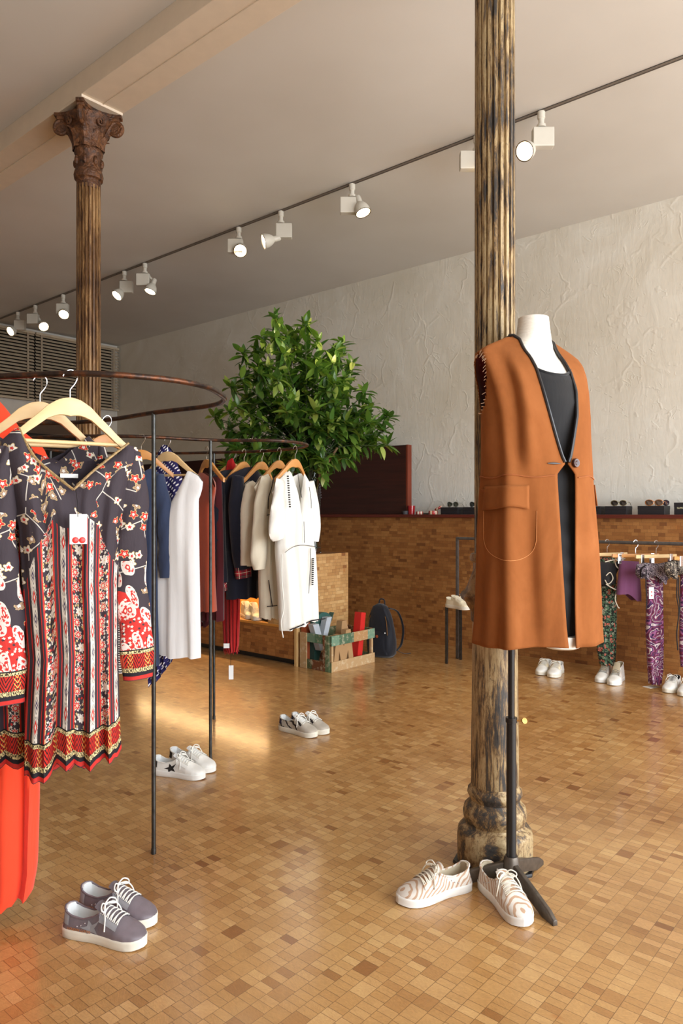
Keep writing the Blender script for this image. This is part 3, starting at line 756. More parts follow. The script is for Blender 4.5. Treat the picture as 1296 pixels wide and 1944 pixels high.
tun = garment('printed_tunic', 'red and charcoal printed tunic with a white swing tag, front of the near rail', 'tunic', pl, M_tun,
    dict(sides=[(1478, 42, 232), (1400, 44, 226), (1250, 52, 222), (1100, 40, 222), (1000, 34, 228), (940, 18, 240), (850, 2, 262)],
         top=[(0, 838), (30, 812), (55, 822), (133, 830), (215, 868), (240, 845), (262, 850)],
         neck_f=[(33, 812), (60, 868), (100, 905), (132, 928), (165, 900), (205, 870), (242, 842)],
         neck_b=[(33, 812), (70, 860), (132, 880), (200, 870), (242, 842)],
         b=0.05, folds=(4, 0.012), hem=[(42, 1478), (90, 1470), (100, 1440), (150, 1450), (190, 1440), (228, 1425)], n=46, rows=90, seed=4, hemback=-0.0, gather=0.004),
    sleeves=[dict(pts=[(250, 858, 14), (254, 930, 26), (250, 1020, 27), (250, 1120, 28), (258, 1200, 30), (262, 1288, 28)], depth=0.45, yoff=0.0),
             dict(pts=[(8, 850, 12), (0, 930, 28), (-2, 1050, 32), (8, 1180, 36), (10, 1335, 36)], depth=0.45, yoff=-0.01)], smat=M_tsl)
# neckline trim, care label and swing tag
M_trim = plain('gold_trim', c(150, 122, 78), 0.6, var=0.5, scale=160)
trimp = [(34, 813), (60, 866), (100, 904), (132, 930)]
def at_front(pl, px, py, y=-0.053): x, z = pl.L(px, py); return Vector((x, y, z))
mk('neck_trim', MB().tube(catmull([at_front(pl, 34, 812, -0.01), at_front(pl, 60, 866, -0.028), at_front(pl, 100, 905, -0.042), at_front(pl, 132, 931, -0.05)], 5), 0.0035, 6), M_trim, tun)
mk('neck_trim', MB().tube(catmull([at_front(pl, 242, 842, -0.01), at_front(pl, 205, 869, -0.028), at_front(pl, 165, 900, -0.042), at_front(pl, 132, 931, -0.05)], 5), 0.0035, 6), M_trim, tun)
M_card = plain('white_card', c(240, 240, 238), 0.5, var=0.01); M_redb = plain('red_bead', c(226, 50, 44), 0.35)
def card(pl, x0, y0, x1, y1, y): 
    a = pl.L(x0, y1); b_ = pl.L(x1, y0); return MB().box((a[0], y-0.0008, a[1]), (b_[0], y+0.0008, b_[1]))
YT = -0.086
tg = mk('swing_tag', card(pl, 119, 976, 151, 1031, YT), M_card, tun, smooth=False)
mk('tag_string', MB().tube([at_front(pl, 134, 930, -0.06), at_front(pl, 134, 955, -0.082), at_front(pl, 134, 981, YT-0.002)], 0.0008, 5), M_black, tg)
for bx in (129.5, 142.0):
    cc_ = at_front(pl, bx, 1023.5, YT-0.002); mk('bead', MB().ball((0, 0, 0), 0.0082, 16, 8, (1, 0.35, 1), Matrix.Translation(cc_)), M_redb, tg)
M_greyink = plain('grey_ink', c(186, 186, 190), 0.6)
m = MB()
for i_, (bx, b0, b1) in enumerate(((131.5, 993, 999), (137.5, 993, 1003), (140.5, 999, 1011), (131, 1009, 1014), (134, 1008, 1015))):
    a = at_front(pl, bx-0.4, b1, YT-0.0010); b_ = at_front(pl, bx+0.4, b0, YT-0.0009); m.box((a.x, a.y, a.z), (b_.x, b_.y, b_.z))
mk('print', m, M_greyink, tg, smooth=False)
mk('care_label', card(pl, 118, 899, 152, 906, 0.025), M_card, tun, smooth=False)
hang(protoA, 133, 1.93, 32, 'pale wooden hanger holding the front printed tunic', 'pale wooden hangers on the near rail')
# second tunic hanging behind it
pl = Plane(76, 2.0, 32)
tun2 = garment('printed_tunic', 'second red and charcoal printed tunic, hanging half hidden behind the front one', 'tunic', pl, M_tun,
    dict(sides=[(1452, -20, 175), (1300, -25, 172), (1100, -25, 168), (940, -20, 172), (850, -55, 190)],
         top=[(-55, 838), (-30, 815), (76, 835), (150, 850), (166, 825), (190, 850)],
         neck_f=[(-25, 815), (30, 850), (76, 900), (120, 868), (164, 826)],
         neck_b=[(-25, 815), (30, 850), (76, 880), (120, 860), (164, 826)], b=0.035, folds=(6, 0.008), n=30, rows=50, seed=9),
    sleeves=[dict(pts=[(186, 850, 12), (196, 930, 22), (200, 1100, 22), (200, 1240, 22)], depth=0.3),
             dict(pts=[(-50, 850, 12), (-40, 960, 24), (-20, 1100, 26), (-5, 1310, 28)], depth=0.3)], smat=M_tsl)
hang(protoA, 76, 2.0, 32, 'pale wooden hanger left of and behind the front one, holding the second tunic', 'pale wooden hangers on the near rail')
# orange dress
M_orange = fabric('orange_jersey', c(238, 70, 38), 0.85, 0.06, 600, 0.12)
pl = Plane(-30, 2.22, 25)
garment('orange_dress', 'long bright orange red dress behind the printed tunics at the left edge', 'dress', pl, M_orange,
    dict(sides=[(1712, -130, 52), (1690, -138, 64), (1640, -140, 73), (1500, -138, 76), (1300, -130, 78), (1000, -120, 84), (870, -115, 96), (760, -110, 98)],
         top=[(-118, 860), (-70, 790), (-50, 755), (-20, 745), (3, 766), (22, 790), (38, 815), (82, 850), (96, 880)], neck_f=None,
         b=0.055, folds=(4, 0.014), n=30, rows=50, seed=2, hem=[(-130, 1715), (0, 1713), (40, 1702), (66, 1680)]))
# striped sleeve garment glimpsed behind the tunic's right side
def stripes(name, a, b_, per, horiz=True, duty=0.5):
    sh = Sh(name, 0.85, spec=0.2); u, v, _ = sh.xyz('UV'); w = v if horiz else u
    sh.color(sh.mix((w/per).fr() < duty, a, b_)); return sh.mat
M_stripe = stripes('thin_striped_jersey', c(52, 50, 54), c(214, 208, 198), 0.009, True, 0.4)
pl = Plane(200, 2.83, 30)
garment('striped_shirt', 'thin black and white striped top, peeping out beside the tunic sleeve', 'top', pl, M_stripe,
    dict(sides=[(1276, 152, 248), (1200, 150, 243), (1080, 150, 238), (880, 150, 232), (862, 150, 232)], top=[(150, 885), (190, 862), (205, 862), (232, 885)], neck_f=[(180, 868), (195, 885), (210, 868)], b=0.03, folds=(4, 0.006), n=18, rows=24, seed=5))
hang(protoB, 203, 2.83, 40, 'dark orange wooden hanger on the back of the near rail, holding the striped top')
# --- clothes on the far rail
M_navy = fabric('navy_jersey', c(52, 62, 88), 0.9, 0.1)
pl = Plane(268, 3.50, 8)
garment('navy_dress', 'plain navy blue long sleeved dress right beside the front pole', 'dress', pl, M_navy,
    dict(sides=[(1275, 232, 303), (1150, 232, 300), (1000, 232, 299), (930, 232, 302), (905, 226, 309)], top=[(226, 915), (236, 896), (252, 888), (285, 888), (302, 898), (309, 915)], neck_f=[(250, 889), (268, 899), (286, 889)], b=0.05, folds=(4, 0.010), n=24, rows=36, seed=11, hem=[(232, 1268), (270, 1275), (303, 1262)]),
    sleeves=[dict(pts=[(300, 902, 10), (310, 950, 14), (314, 1010, 13), (317, 1096, 14)], depth=0.6, yoff=-0.02), dict(pts=[(236, 902, 10), (228, 960, 14), (226, 1090, 14)], depth=0.5)])
hang(protoB, 268, 3.50, 8, 'orange toned hanger with the navy dress, left of the front pole')
def dots(name, ground, dot, per, r):
    sh = Sh(name, 0.85, spec=0.2); u, v, _ = sh.xyz('UV'); ry = (v/per).fl(); a = (u/per+ry*0.5).fr()-0.5; b_ = (v/per).fr()-0.5
    sh.color(sh.mix(((a*a+b_*b_) < r*r), ground, dot)); sh.bump(sh.noise(sh.vec(u, v, 0), 25, 3), 0.3, 0.01); return sh.mat
M_dots = dots('navy_polka_dots', c(40, 36, 84), c(226, 222, 224), 0.019, 0.24)
pl = Plane(317, 3.70, -10)
garment('polka_dot_blouse', 'dark blue blouse with white polka dots, behind the white tank dress', 'blouse', pl, M_dots,
    dict(sides=[(1302, 288, 326), (1240, 284, 330), (1100, 284, 336), (960, 286, 345), (900, 288, 344), (845, 290, 346)], top=[(288, 905), (298, 868), (306, 848), (312, 843), (322, 850), (334, 868), (346, 905)], neck_f=None, b=0.05, folds=(4, 0.012), n=24, rows=44, seed=12, hem=[(284, 1240), (290, 1300), (300, 1285), (330, 1240)]))
M_whitej = fabric('white_jersey', c(240, 240, 240), 0.85, 0.03, 900, 0.10)
pl = Plane(318, 3.55, -22)
garment('white_tank_dress', 'sleeveless white tank dress hanging between the two front poles', 'dress', pl, M_whitej,
    dict(sides=[(1246, 262, 380), (1120, 262, 379), (1030, 266, 377), (990, 268, 376), (950, 270, 376), (905, 262, 385)],
         top=[(262, 935), (280, 900), (290, 902), (318, 902), (359, 893), (377, 903), (385, 915)],
         neck_f=[(276, 900), (298, 940), (323, 966), (342, 930), (359, 894)], neck_b=[(276, 900), (300, 950), (323, 970), (345, 930), (359, 895)], b=0.05, folds=(3, 0.006), n=40, rows=50, seed=13, hem=[(262, 1236), (300, 1236), (312, 1240), (340, 1246), (380, 1249)]))
hang(protoA, 318, 3.60, -22, 'pale wooden hanger holding the white tank dress, second from the front pole')
M_rust = fabric('rust_cloth', c(170, 74, 48), 0.85); M_burg = fabric('burgundy_cloth', c(78, 24, 30), 0.85)
pl = Plane(392, 4.05, -60)
garment('rust_dress', 'rust orange dress just behind the white tank dress', 'dress', pl, M_rust,
    dict(sides=[(1162, 362, 402), (1050, 362, 400), (960, 364, 398), (915, 362, 408)], top=[(362, 925), (376, 902), (386, 896), (400, 905), (408, 925)], neck_f=None, b=0.05, folds=(3, 0.01), n=18, rows=24, seed=14))
pl = Plane(396, 4.20, -40)
garment('burgundy_trousers', 'dark burgundy trousers under the rust dress, behind the middle pole', 'trousers', pl, M_burg,
    dict(sides=[(1190, 372, 424), (1100, 370, 424), (1000, 372, 422), (915, 374, 420)], top=[(374, 905), (420, 905)], neck_f=None, b=0.04, folds=(4, 0.012), n=18, rows=24, seed=15, hem=[(372, 1192), (386, 1190), (392, 1176), (424, 1178)]))
hang(protoB, 392, 4.12, -50, 'orange toned hanger with the rust dress, behind the middle pole')
def plaid():
    sh = Sh('red_plaid', 0.85, spec=0.2); u, v, _ = sh.xyz('UV')
    a = (u/0.045).fr(); b_ = (v/0.045).fr()
    col = sh.mix((a < 0.45)*0.55, c(156, 34, 44), c(26, 30, 40)); col = sh.mix((b_ < 0.45)*0.55, col, c(26, 30, 40))
    col = sh.mix((a.band(0.7, 0.76))*0.8, col, c(216, 206, 180)); col = sh.mix((b_.band(0.7, 0.76))*0.8, col, c(216, 206, 180)); col = sh.mix((b_.band(0.2, 0.25))*0.7, col, c(50, 110, 80))
    sh.color(col); return sh.mat
M_plaid = plaid()
pl = Plane(418, 4.32, 30)
garment('plaid_shirt', 'red plaid shirt between the rust dress and the dark jackets', 'shirt', pl, M_plaid,
    dict(sides=[(1110, 398, 442), (1000, 394, 440), (930, 392, 436), (905, 388, 446)], top=[(388, 925), (402, 908), (418, 902), (434, 908), (446, 925)], neck_f=None, b=0.04, folds=(3, 0.008), n=18, rows=24, seed=16),
    sleeves=[dict(pts=[(396, 915, 8), (390, 960, 8), (388, 1010, 8), (388, 1066, 10)], depth=0.7, yoff=-0.05)])
M_inky = fabric('black_navy_wool', c(24, 26, 38), 0.95, 0.15)
pl = Plane(438, 4.30, 45)
ja = garment('dark_jacket', 'black navy jacket with turned up plaid cuffs, left one of two', 'jacket', pl, M_inky,
    dict(sides=[(1122, 404, 470), (1000, 402, 470), (940, 400, 470), (905, 394, 478)], top=[(394, 935), (402, 905), (425, 893), (450, 890), (478, 905)], neck_f=None, b=0.07, folds=(3, 0.008), n=20, rows=26, seed=17),
    sleeves=[dict(pts=[(408, 910, 9), (400, 970, 14), (402, 1050, 14), (408, 1104, 13)], depth=0.8, yoff=-0.06)])
mk('plaid_cuff', sleeve_mesh(pl, [(404, 1102, 12), (410, 1112, 12), (412, 1120, 11)], yoff=-0.06), M_plaid, ja)['label'] = 'turned up red plaid cuff'
pl = Plane(460, 4.26, 45)
jb = garment('dark_jacket', 'black navy jacket beside the red scarf, right one of two', 'jacket', pl, M_inky,
    dict(sides=[(1135, 432, 492), (1050, 430, 492), (940, 428, 492), (900, 424, 498)], top=[(424, 930), (430, 905), (444, 896), (462, 888), (480, 886), (498, 905)], neck_f=None, b=0.07, folds=(3, 0.008), n=20, rows=26, seed=18, hem=[(432, 1137), (492, 1132)]),
    sleeves=[dict(pts=[(436, 905, 9), (434, 960, 14), (438, 1030, 14), (444, 1078, 13)], depth=0.8, yoff=-0.08)])
mk('plaid_cuff', sleeve_mesh(pl, [(444, 1074, 15), (445, 1084, 15), (446, 1095, 14)], yoff=-0.08), M_plaid, jb)['label'] = 'turned up red plaid cuff'
hang(protoB, 463, 4.30, 60, 'orange toned hanger with the right dark jacket')
M_scarlet = fabric('scarlet_wool', c(168, 24, 26), 0.95, 0.15)
pl = Plane(438, 4.42, 10)
sc_ = garment('red_scarf', 'long fringed red scarf hanging behind the dark jackets', 'scarf', pl, M_scarlet,
    dict(sides=[(1236, 430, 450), (1228, 424, 453), (1150, 420, 455), (1000, 420, 456), (890, 424, 452), (870, 430, 450)], top=[(424, 898), (432, 875), (441, 869), (446, 880), (452, 898)], neck_f=None, b=0.03, folds=(5, 0.01), n=18, rows=30, seed=19))
hang(protoB, 442, 4.44, 10, 'orange toned hanger with the red scarf')
m = MB()
for i in range(18):
    x, z = pl.L(425+i*1.6, 1222); m.tube([(x, -0.01+0.01*math.sin(i*2), z), (x+0.004*math.sin(i), -0.012, z-0.03), (x+0.006*math.sin(i*3), 0.0, z-0.055-0.012*math.sin(i*1.7))], 0.0022, 4)
mk('fringe', m, M_scarlet, sc_)
tg = mk('care_tag', card(pl, 424, 1219, 435, 1228, -0.045), M_card, sc_, smooth=False); tg.location = (0, 0, 0)
x, z = pl.L(438, 1238); mk('tag_string', MB().tube([(x, 0, z+0.02), (x, 0, z-0.09)], 0.0012, 4), M_black, sc_)
mk('swing_tag', card(pl, 434, 1263, 443, 1290, 0.0), M_card, sc_, smooth=False)['label'] = 'small clear swing tag hanging below the fringe'
M_cream = fabric('cream_knit', c(222, 214, 194), 0.95, 0.05, 300, 0.2); M_ecru = fabric('ecru_gauze', c(216, 206, 184), 0.9, 0.04, 700, 0.12)
pl = Plane(497, 4.26, 50)
garment('cream_sweater', 'plain cream sweater beside the dark jackets', 'sweater', pl, M_cream,
    dict(sides=[(1074, 462, 530), (1000, 464, 530), (940, 464, 530), (920, 460, 536)], top=[(460, 935), (466, 918), (476, 912), (484, 918), (510, 922), (536, 935)], neck_f=None, b=0.06, folds=(3, 0.006), n=20, rows=26, seed=20),
    sleeves=[dict(pts=[(470, 922, 9), (464, 960, 12), (463, 1010, 12), (464, 1072, 12)], depth=0.8, yoff=-0.03)])
hang(protoB, 497, 4.30, 60, 'orange toned hanger with the plain cream sweater')
M_blackthread = plain('black_thread', c(34, 30, 32), 0.9)
pl = Plane(532, 4.18, 48)
bl = garment('ecru_blouse', 'ecru blouse dress with dark embroidered neck, behind the white dress', 'blouse', pl, M_ecru,
    dict(sides=[(1174, 494, 548), (1100, 493, 548), (1000, 494, 545), (940, 494, 545), (905, 482, 560)], top=[(482, 925), (494, 905), (508, 899), (530, 905), (560, 925)], neck_f=[(508, 899), (516, 925), (524, 903)], b=0.05, folds=(4, 0.010), n=24, rows=34, seed=21),
    sleeves=[dict(pts=[(498, 908, 8), (490, 950, 12), (486, 1010, 13), (484, 1055, 14), (485, 1080, 10)], depth=0.6, yoff=-0.03)])
for pts in ([(507, 900), (503, 925), (497, 945), (496, 966)], [(494, 978), (510, 974)], [(509, 903), (512, 918), (519, 925)], [(497, 1100), (501, 1130), (504, 1150)], [(494, 1150), (520, 1147)]):
    mk('embroidery', strip(pl, pts, 0.0025, -0.056), M_blackthread, bl)
mk('tassel', MB().box((pl.L(513, 1095)[0], -0.065, pl.L(513, 1103)[1]), (pl.L(517, 1095)[0], -0.055, pl.L(513, 1093)[1])), M_blackthread, bl)
hang(protoB, 530, 4.20, 60, 'orange toned hanger with the ecru blouse')
M_whitec = fabric('white_gauze', c(236, 234, 226), 0.88, 0.03, 700, 0.14)
pl = Plane(560, 4.08, 48)
wd = garment('white_dress', 'white dress with black embroidery at the right end of the far rail', 'dress', pl, M_whitec,
    dict(sides=[(1190, 532, 603), (1120, 529, 601), (1050, 524, 597), (1036, 524, 594), (1000, 528, 590), (940, 526, 590), (900, 516, 592)],
         top=[(516, 935), (530, 908), (547, 893), (560, 892), (574, 898), (592, 925)], neck_f=[(547, 894), (553, 925), (561, 990), (567, 940), (573, 898)], neck_b=[(547, 894), (560, 905), (573, 898)], b=0.055, folds=(3, 0.007), n=40, rows=60, seed=22, hem=[(532, 1198), (556, 1190), (575, 1180), (603, 1176)], gather=0.0),
    sleeves=[dict(pts=[(530, 912, 10), (524, 950, 11), (521, 990, 14), (521, 1012, 14), (523, 1024, 10)], depth=0.5, yoff=-0.02), dict(pts=[(586, 915, 8), (594, 960, 9), (597, 1000, 9), (596, 1028, 7)], depth=0.8)])
yF = -0.066
for pts in ([(549, 896), (553, 925), (557, 945)], [(571, 925), (574, 945), (575, 965)], [(525, 1048), (540, 1038), (560, 1034), (592, 1039)], [(574, 1040), (573, 1075), (570, 1125)], [(561, 990), (562, 1030)]):
    mk('embroidery', strip(pl, pts, 0.0016, yF), M_blackthread, wd)
for (a, b_, n_) in (((530, 905), (534, 962), 14), ((578, 1060), (577, 1108), 14), ((590, 920), (593, 945), 6)):
    m = MB()
    for i in range(n_):
        t = i/(n_-1); x, z = pl.L(a[0]+(b_[0]-a[0])*t, a[1]+(b_[1]-a[1])*t)
        m.box((x-0.006, yF-0.003, z-0.0035), (x+0.006, yF+0.001, z+0.0035))
    mk('embroidery', m, M_blackthread, wd, smooth=False)
m = MB()
for i in range(26):
    t = i/25; px_ = 535+t*66; py_ = interp([535, 556, 575, 603], [1193, 1185, 1176, 1172], px_); x, z = pl.L(px_, py_); m.box((x-0.0045, yF-0.001, z-0.004), (x+0.0045, yF+0.002, z+0.003))
mk('embroidery', m, M_blackthread, wd, smooth=False)
mk('tie_cord', MB().tube(catmull([at_front(pl, 523, 1052, -0.05), at_front(pl, 521, 1090, -0.055), at_front(pl, 524, 1150, -0.06), at_front(pl, 519, 1180, -0.06), at_front(pl, 523, 1208, -0.06)], 5), 0.003, 6), M_whitec, wd)
hang(protoB, 560, 4.09, 58, 'orange toned hanger with the white embroidered dress')
# ---------------------------------------------------------------- mannequin, dress, suede coat
MC = (0.633, 2.38); MA = math.radians(25)     # body axis and facing
M_canvas = Sh('mannequin_canvas', 0.85, spec=0.2); _c = M_canvas.coord(); x_, y_, z_ = M_canvas.xyz()
M_canvas.color(M_canvas.ramp(M_canvas.noise(M_canvas.vec(x_*3, y_*3, z_*14), 20, 3), [(0.3, c(222, 214, 200)), (0.7, c(236, 230, 218))])); M_canvas.bump(M_canvas.noise(M_canvas.vec(x_, y_, z_*6), 120, 2), 0.2, 0.002); M_canvas = M_canvas.mat
TR = [(0.84, 0.13, 0.095, 0.02), (0.95, 0.165, 0.112, 0.01), (1.10, 0.172, 0.118, 0.0), (1.22, 0.158, 0.108, 0.0), (1.38, 0.125, 0.088, 0.01), (1.50, 0.142, 0.100, 0.01), (1.60, 0.160, 0.112, 0.01), (1.68, 0.166, 0.104, 0.0), (1.735, 0.146, 0.080, -0.012), (1.765, 0.112, 0.064, -0.02), (1.79, 0.082, 0.057, -0.022), (1.82, 0.064, 0.054, -0.022), (1.845, 0.056, 0.053, -0.022), (1.87, 0.052, 0.052, -0.022), (1.896, 0.049, 0.049, -0.022)]
def tri(z, k): return interp([r[0] for r in TR], [r[k] for r in TR], z)
def ell(z, al, off=0.0):      # al = 0 at the front, increasing to the viewer's right
    a, b, f = tri(z, 1)+off, tri(z, 2)+off, tri(z, 3); return (a*math.sin(al)+0.012*max(0, min(1, (z-1.78)/0.05)), -(f+b*math.cos(al)), z)
r = thing('mannequin', 'headless cream canvas mannequin on a black stand, wearing the brown coat', 'mannequin', (MC[0], MC[1], 0), MA)
zs = [0.84+i*(1.896-0.84)/70 for i in range(71)]
m = MB().grid([[ell(z, 2*math.pi*k/48) for k in range(48)] for z in zs], cv=True)
o_ = len(m.v); m.f.append(tuple(range(70*48, 71*48))); m.mi.append(0)
mk('torso', m, M_canvas, r, sharp=50)
M_whiteplastic = plain('white_plastic', c(224, 222, 214), 0.5)
mk('hip_base', MB().lathe([(0.0, 0.820), (0.046, 0.821), (0.056, 0.826), (0.060, 0.862), (0.0, 0.864)], 28, c0=(0.040, -0.080, 0)), M_whiteplastic, r)
hub = Vector((0.565, 2.419)); Rm = Matrix.Rotation(-MA, 2); hl = Rm @ (hub-Vector(MC))
mk('pole', MB().tube([(hl.x, hl.y, 0.50), (hl.x, hl.y, 0.93)], 0.011, 14), M_black, r)
mk('pole_sleeve', MB().lathe([(0.0, 0.10), (0.0165, 0.10), (0.0165, 0.555), (0.019, 0.556), (0.019, 0.572), (0.0, 0.572)], 18, c0=(hl.x, hl.y, 0)), M_black, r)
M_brass = plain('brass', c(176, 128, 70), 0.35, 0.9)
mk('clamp_screw', MB().tube([(hl.x+0.01, hl.y-0.01, 0.563), (hl.x+0.032, hl.y-0.025, 0.563)], 0.003, 8).lathe([(0.0, -0.004), (0.010, -0.002), (0.010, 0.002), (0.0, 0.004)], 12, M=Matrix.Translation((hl.x+0.033, hl.y-0.026, 0.563)) @ Matrix.Rotation(1.2, 4, 'X')), M_brass, r)
M_iron = plain('cast_iron', c(92, 84, 76), 0.42, 0.6, var=0.25, scale=40)
mk('hub', MB().lathe([(0.0, 0.05), (0.026, 0.05), (0.030, 0.06), (0.028, 0.085), (0.024, 0.105), (0.021, 0.112), (0.0, 0.112)], 24, c0=(hl.x, hl.y, 0)), M_iron, r)
tips = [Vector((0.648, 2.203)), Vector((0.714, 2.594)), Vector((0.355, 2.46))]
for i, tp in enumerate(tips):
    t = Rm @ (tp-Vector(MC)); a = Vector((hl.x, hl.y)); d = (t-a); Ld = d.length; d.normalize(); n_ = Vector((-d.y, d.x)); rows = []
    for k in range(9):
        q = k/8; p = a+d*(0.015+q*(Ld-0.015)); w = 0.0105-0.002*q; zt = 0.094-0.070*q**1.1; zb = max(0.0, 0.052-0.070*q); 
        if k == 8: zb = 0.0; zt = 0.016; w = 0.008
        rows.append([(p.x-n_.x*w, p.y-n_.y*w, zb), (p.x-n_.x*w, p.y-n_.y*w, zt-0.004), (p.x-n_.x*w*0.7, p.y-n_.y*w*0.7, zt), (p.x+n_.x*w*0.7, p.y+n_.y*w*0.7, zt), (p.x+n_.x*w, p.y+n_.y*w, zt-0.004), (p.x+n_.x*w, p.y+n_.y*w, zb)])
    m = MB().grid(rows, cv=True); m.f.append((0, 1, 2, 3, 4, 5)); m.f.append(tuple(48+k for k in range(6))); m.mi += [0, 0]
    lg = mk('foot', m, M_iron, r, bevel=0.0015)
    if i == 0:
        to = text('raised_lettering', 'STOCKMAN', 0.017, 0.0007, M_iron, lg, 1.15)
        st_ = a+d*0.045-Vector((n_.x, n_.y))*0.0; ang = math.atan2(d.y, d.x); slope = math.atan2(0.066, Ld)
        to.matrix_local = Matrix.Translation((st_.x, st_.y, 0.0825)) @ Matrix.Rotation(ang, 4, 'Z') @ Matrix.Rotation(slope, 4, 'Y') @ Matrix.Translation((0, -0.006, 0.0005))
# black dress
M_blk = fabric('black_jersey', c(13, 13, 16), 0.75, 0.1, 700, 0.05, 0.5, 9)
rd = thing('black_dress', 'black scoop neck dress on the mannequin, under the coat', 'dress', (MC[0], MC[1], 0), MA)
def scoop(al):
    s = min(1, abs(math.sin(al))/0.62); front = math.cos(al) > 0
    return (1.690+0.045*s**2.4) if front else 1.735
rows = []
for i in range(61):
    v = i/60; row = []
    for k in range(72):
        al = 2*math.pi*k/72; z = 0.846+(scoop(al)-0.846)*v; w = 0.006+0.0025*math.sin(z*70+2*math.sin(al*2+z*6))*(1 if 1.0 < z < 1.4 else 0.0)
        row.append(ell(z, al, w))
    rows.append(row)
mk('dress_body', MB().grid(rows, cv=True), M_blk, rd, sharp=80)
mk('neck_band', MB().tube([Vector(ell(scoop(2*math.pi*k/72)-0.003, 2*math.pi*k/72, 0.007)) for k in range(72)], 0.0045, 6, closed=True), M_blk, rd)
# coat
def suede():
    sh = Sh('tan_suede', 0.92, spec=0.15); co = sh.coord(); x, y, z = sh.xyz()
    n = sh.noise(sh.vec(x, y, z*0.5), 6, 4, 0.6, 0.6); n2 = sh.noise(co, 60, 3, 0.6)
    sh.color(sh.mix(n2*0.25, sh.ramp(n, [(0.3, c(116, 66, 32)), (0.5, c(132, 77, 38)), (0.72, c(148, 90, 49))]), c(168, 102, 56)))
    sh.b.inputs['Sheen Weight'].default_value = 0.25; sh.b.inputs['Sheen Roughness'].default_value = 0.4; sh.b.inputs['Sheen Tint'].default_value = c(230, 150, 90)
    sh.bump(n*0.5+n2*0.06, 0.25, 0.012); return sh.mat
M_suede = suede(); M_lining = fabric('red_satin_lining', c(150, 40, 36), 0.45); M_leather = plain('black_leather_piping', c(30, 28, 30), 0.3, var=0.15, scale=120)
CR = [(0.835, 0.216, 0.155, 0.012, 0.0, 0.013), (0.90, 0.212, 0.152, 0.012, 0.0, 0.017), (1.10, 0.205, 0.147, 0.011, 0.0, 0.025), (1.34, 0.195, 0.138, 0.01, 0.0, 0.028), (1.372, 0.194, 0.137, 0.01, 0.0, 0.028), (1.405, 0.193, 0.137, 0.01, 0.0, 0.003), (1.43, 0.193, 0.136, 0.009, 0.0, 0.012), (1.56, 0.195, 0.132, 0.004, 0.0, 0.046), (1.64, 0.200, 0.126, 0, -0.006, 0.059), (1.70, 0.207, 0.112, -0.003, -0.014, 0.060), (1.74, 0.210, 0.094, -0.005, -0.022, 0.060), (1.765, 0.204, 0.078, -0.005, -0.030, 0.061), (1.785, 0.176, 0.066, -0.004, -0.034, 0.062), (1.80, 0.142, 0.058, 0, -0.036, 0.064), (1.815, 0.108, 0.054, 0, -0.038, 0.066), (1.828, 0.078, 0.050, 0, -0.040, 0.068)]
def cri(z, k): return interp([q[0] for q in CR], [q[k] for q in CR], z)
def coat_pt(z, u, off=0.0):
    """u from -1 (viewer's left front edge) round the back to +1"""
    a, b, cl, cf, g = [cri(z, k) for k in (1, 2, 3, 4, 5)]
    a0 = math.asin(min(0.98, g/a)); al = math.pi+u*(math.pi-a0)     # 0 = front
    al_s = al
    A = a+off; B = b+off; sx, cx_ = math.sin(al_s), math.cos(al_s)
    x = A*math.copysign(abs(sx)**0.88, sx); f = B*math.copysign(abs(cx_)**0.92, cx_)
    low = max(0, (1.42-z)/0.6); up = max(0, 1-low)
    fold = low*(0.010*math.sin(7*al_s+1.0+1.5*z)+0.006*math.sin(13*al_s+2))+0.004*math.sin(6*al_s-z*9)*(1-abs(cx_)*0.3)
    # soft drapes of the viewer's left front panel
    th = al_s-2*math.pi if al_s > math.pi else al_s
    fold += 0.014*math.exp(-((th+1.05-0.25*(1.4-z))/0.15)**2)-0.015*math.exp(-((th+0.70-0.30*(1.4-z))/0.13)**2)*min(1, low*1.6)+(0.011*math.exp(-((th+0.62)/0.11)**2)-0.012*math.exp(-((th+0.88)/0.10)**2))*max(0, min(1, (1.78-z)/0.1))*max(0, min(1, (z-1.35)/0.1))
    k = 1+fold/max(0.08, math.hypot(x, f))
    return Vector((cl+x*k, -(cf+f*k), z))
rc = thing('suede_coat', 'long sleeveless tan suede coat with black piping, worn by the mannequin', 'coat', (MC[0], MC[1], 0), MA)
nz, nu = 96, 120
zr = [0.835+(1.828-0.835)*i/nz for i in range(nz+1)]; ur = [-1+2*j/nu for j in range(nu+1)]
rows = [[coat_pt(z+(0.006*math.sin(u*9) if i == 0 else 0), u) for u in ur] for i, z in enumerate(zr)]
AY = lambda z: 0.040-0.03*max(0, (z-1.66)/0.09)
def keepf(i, j):
    z = (zr[i]+zr[i+1])/2; p = rows[i][j]; x, y = p.x, p.y
    s = (abs(x)-0.0)/0.2
    if abs(x) < 0.10: return True
    return ((y-AY(z))/0.050)**2+((z-1.665)/0.092)**2 > 1
m = MB().grid(rows, keep=keepf)
cb_ = mk('coat_body', m, [M_suede, M_lining], rc, sharp=80, fix=False)
sd = cb_.modifiers.new('thickness', 'SOLIDIFY'); sd.thickness = 0.004; sd.offset = -1; sd.material_offset = 1; sd.use_rim = True
# which way do the faces point? make the outside suede
me = cb_.data; pgn = me.polygons[len(me.polygons)//3]
cen = Vector(pgn.center); outw = Vector((cen.x, cen.y, 0))
if pgn.normal.dot(outw) < 0:
    me.flip_normals()
for sgn in (-1, 1):
    pts = [coat_pt(z, sgn*1.0, 0.001) for z in [1.41+i*(1.828-1.41)/26 for i in range(27)]]
    if sgn > 0: pts += [coat_pt(1.828, u, 0.001) for u in [1-2*k/24 for k in range(1, 24)]]
    mk('piping', MB().tube(pts, 0.0055, 8), M_leather, rc)['label'] = 'black leather piping along the neckline'
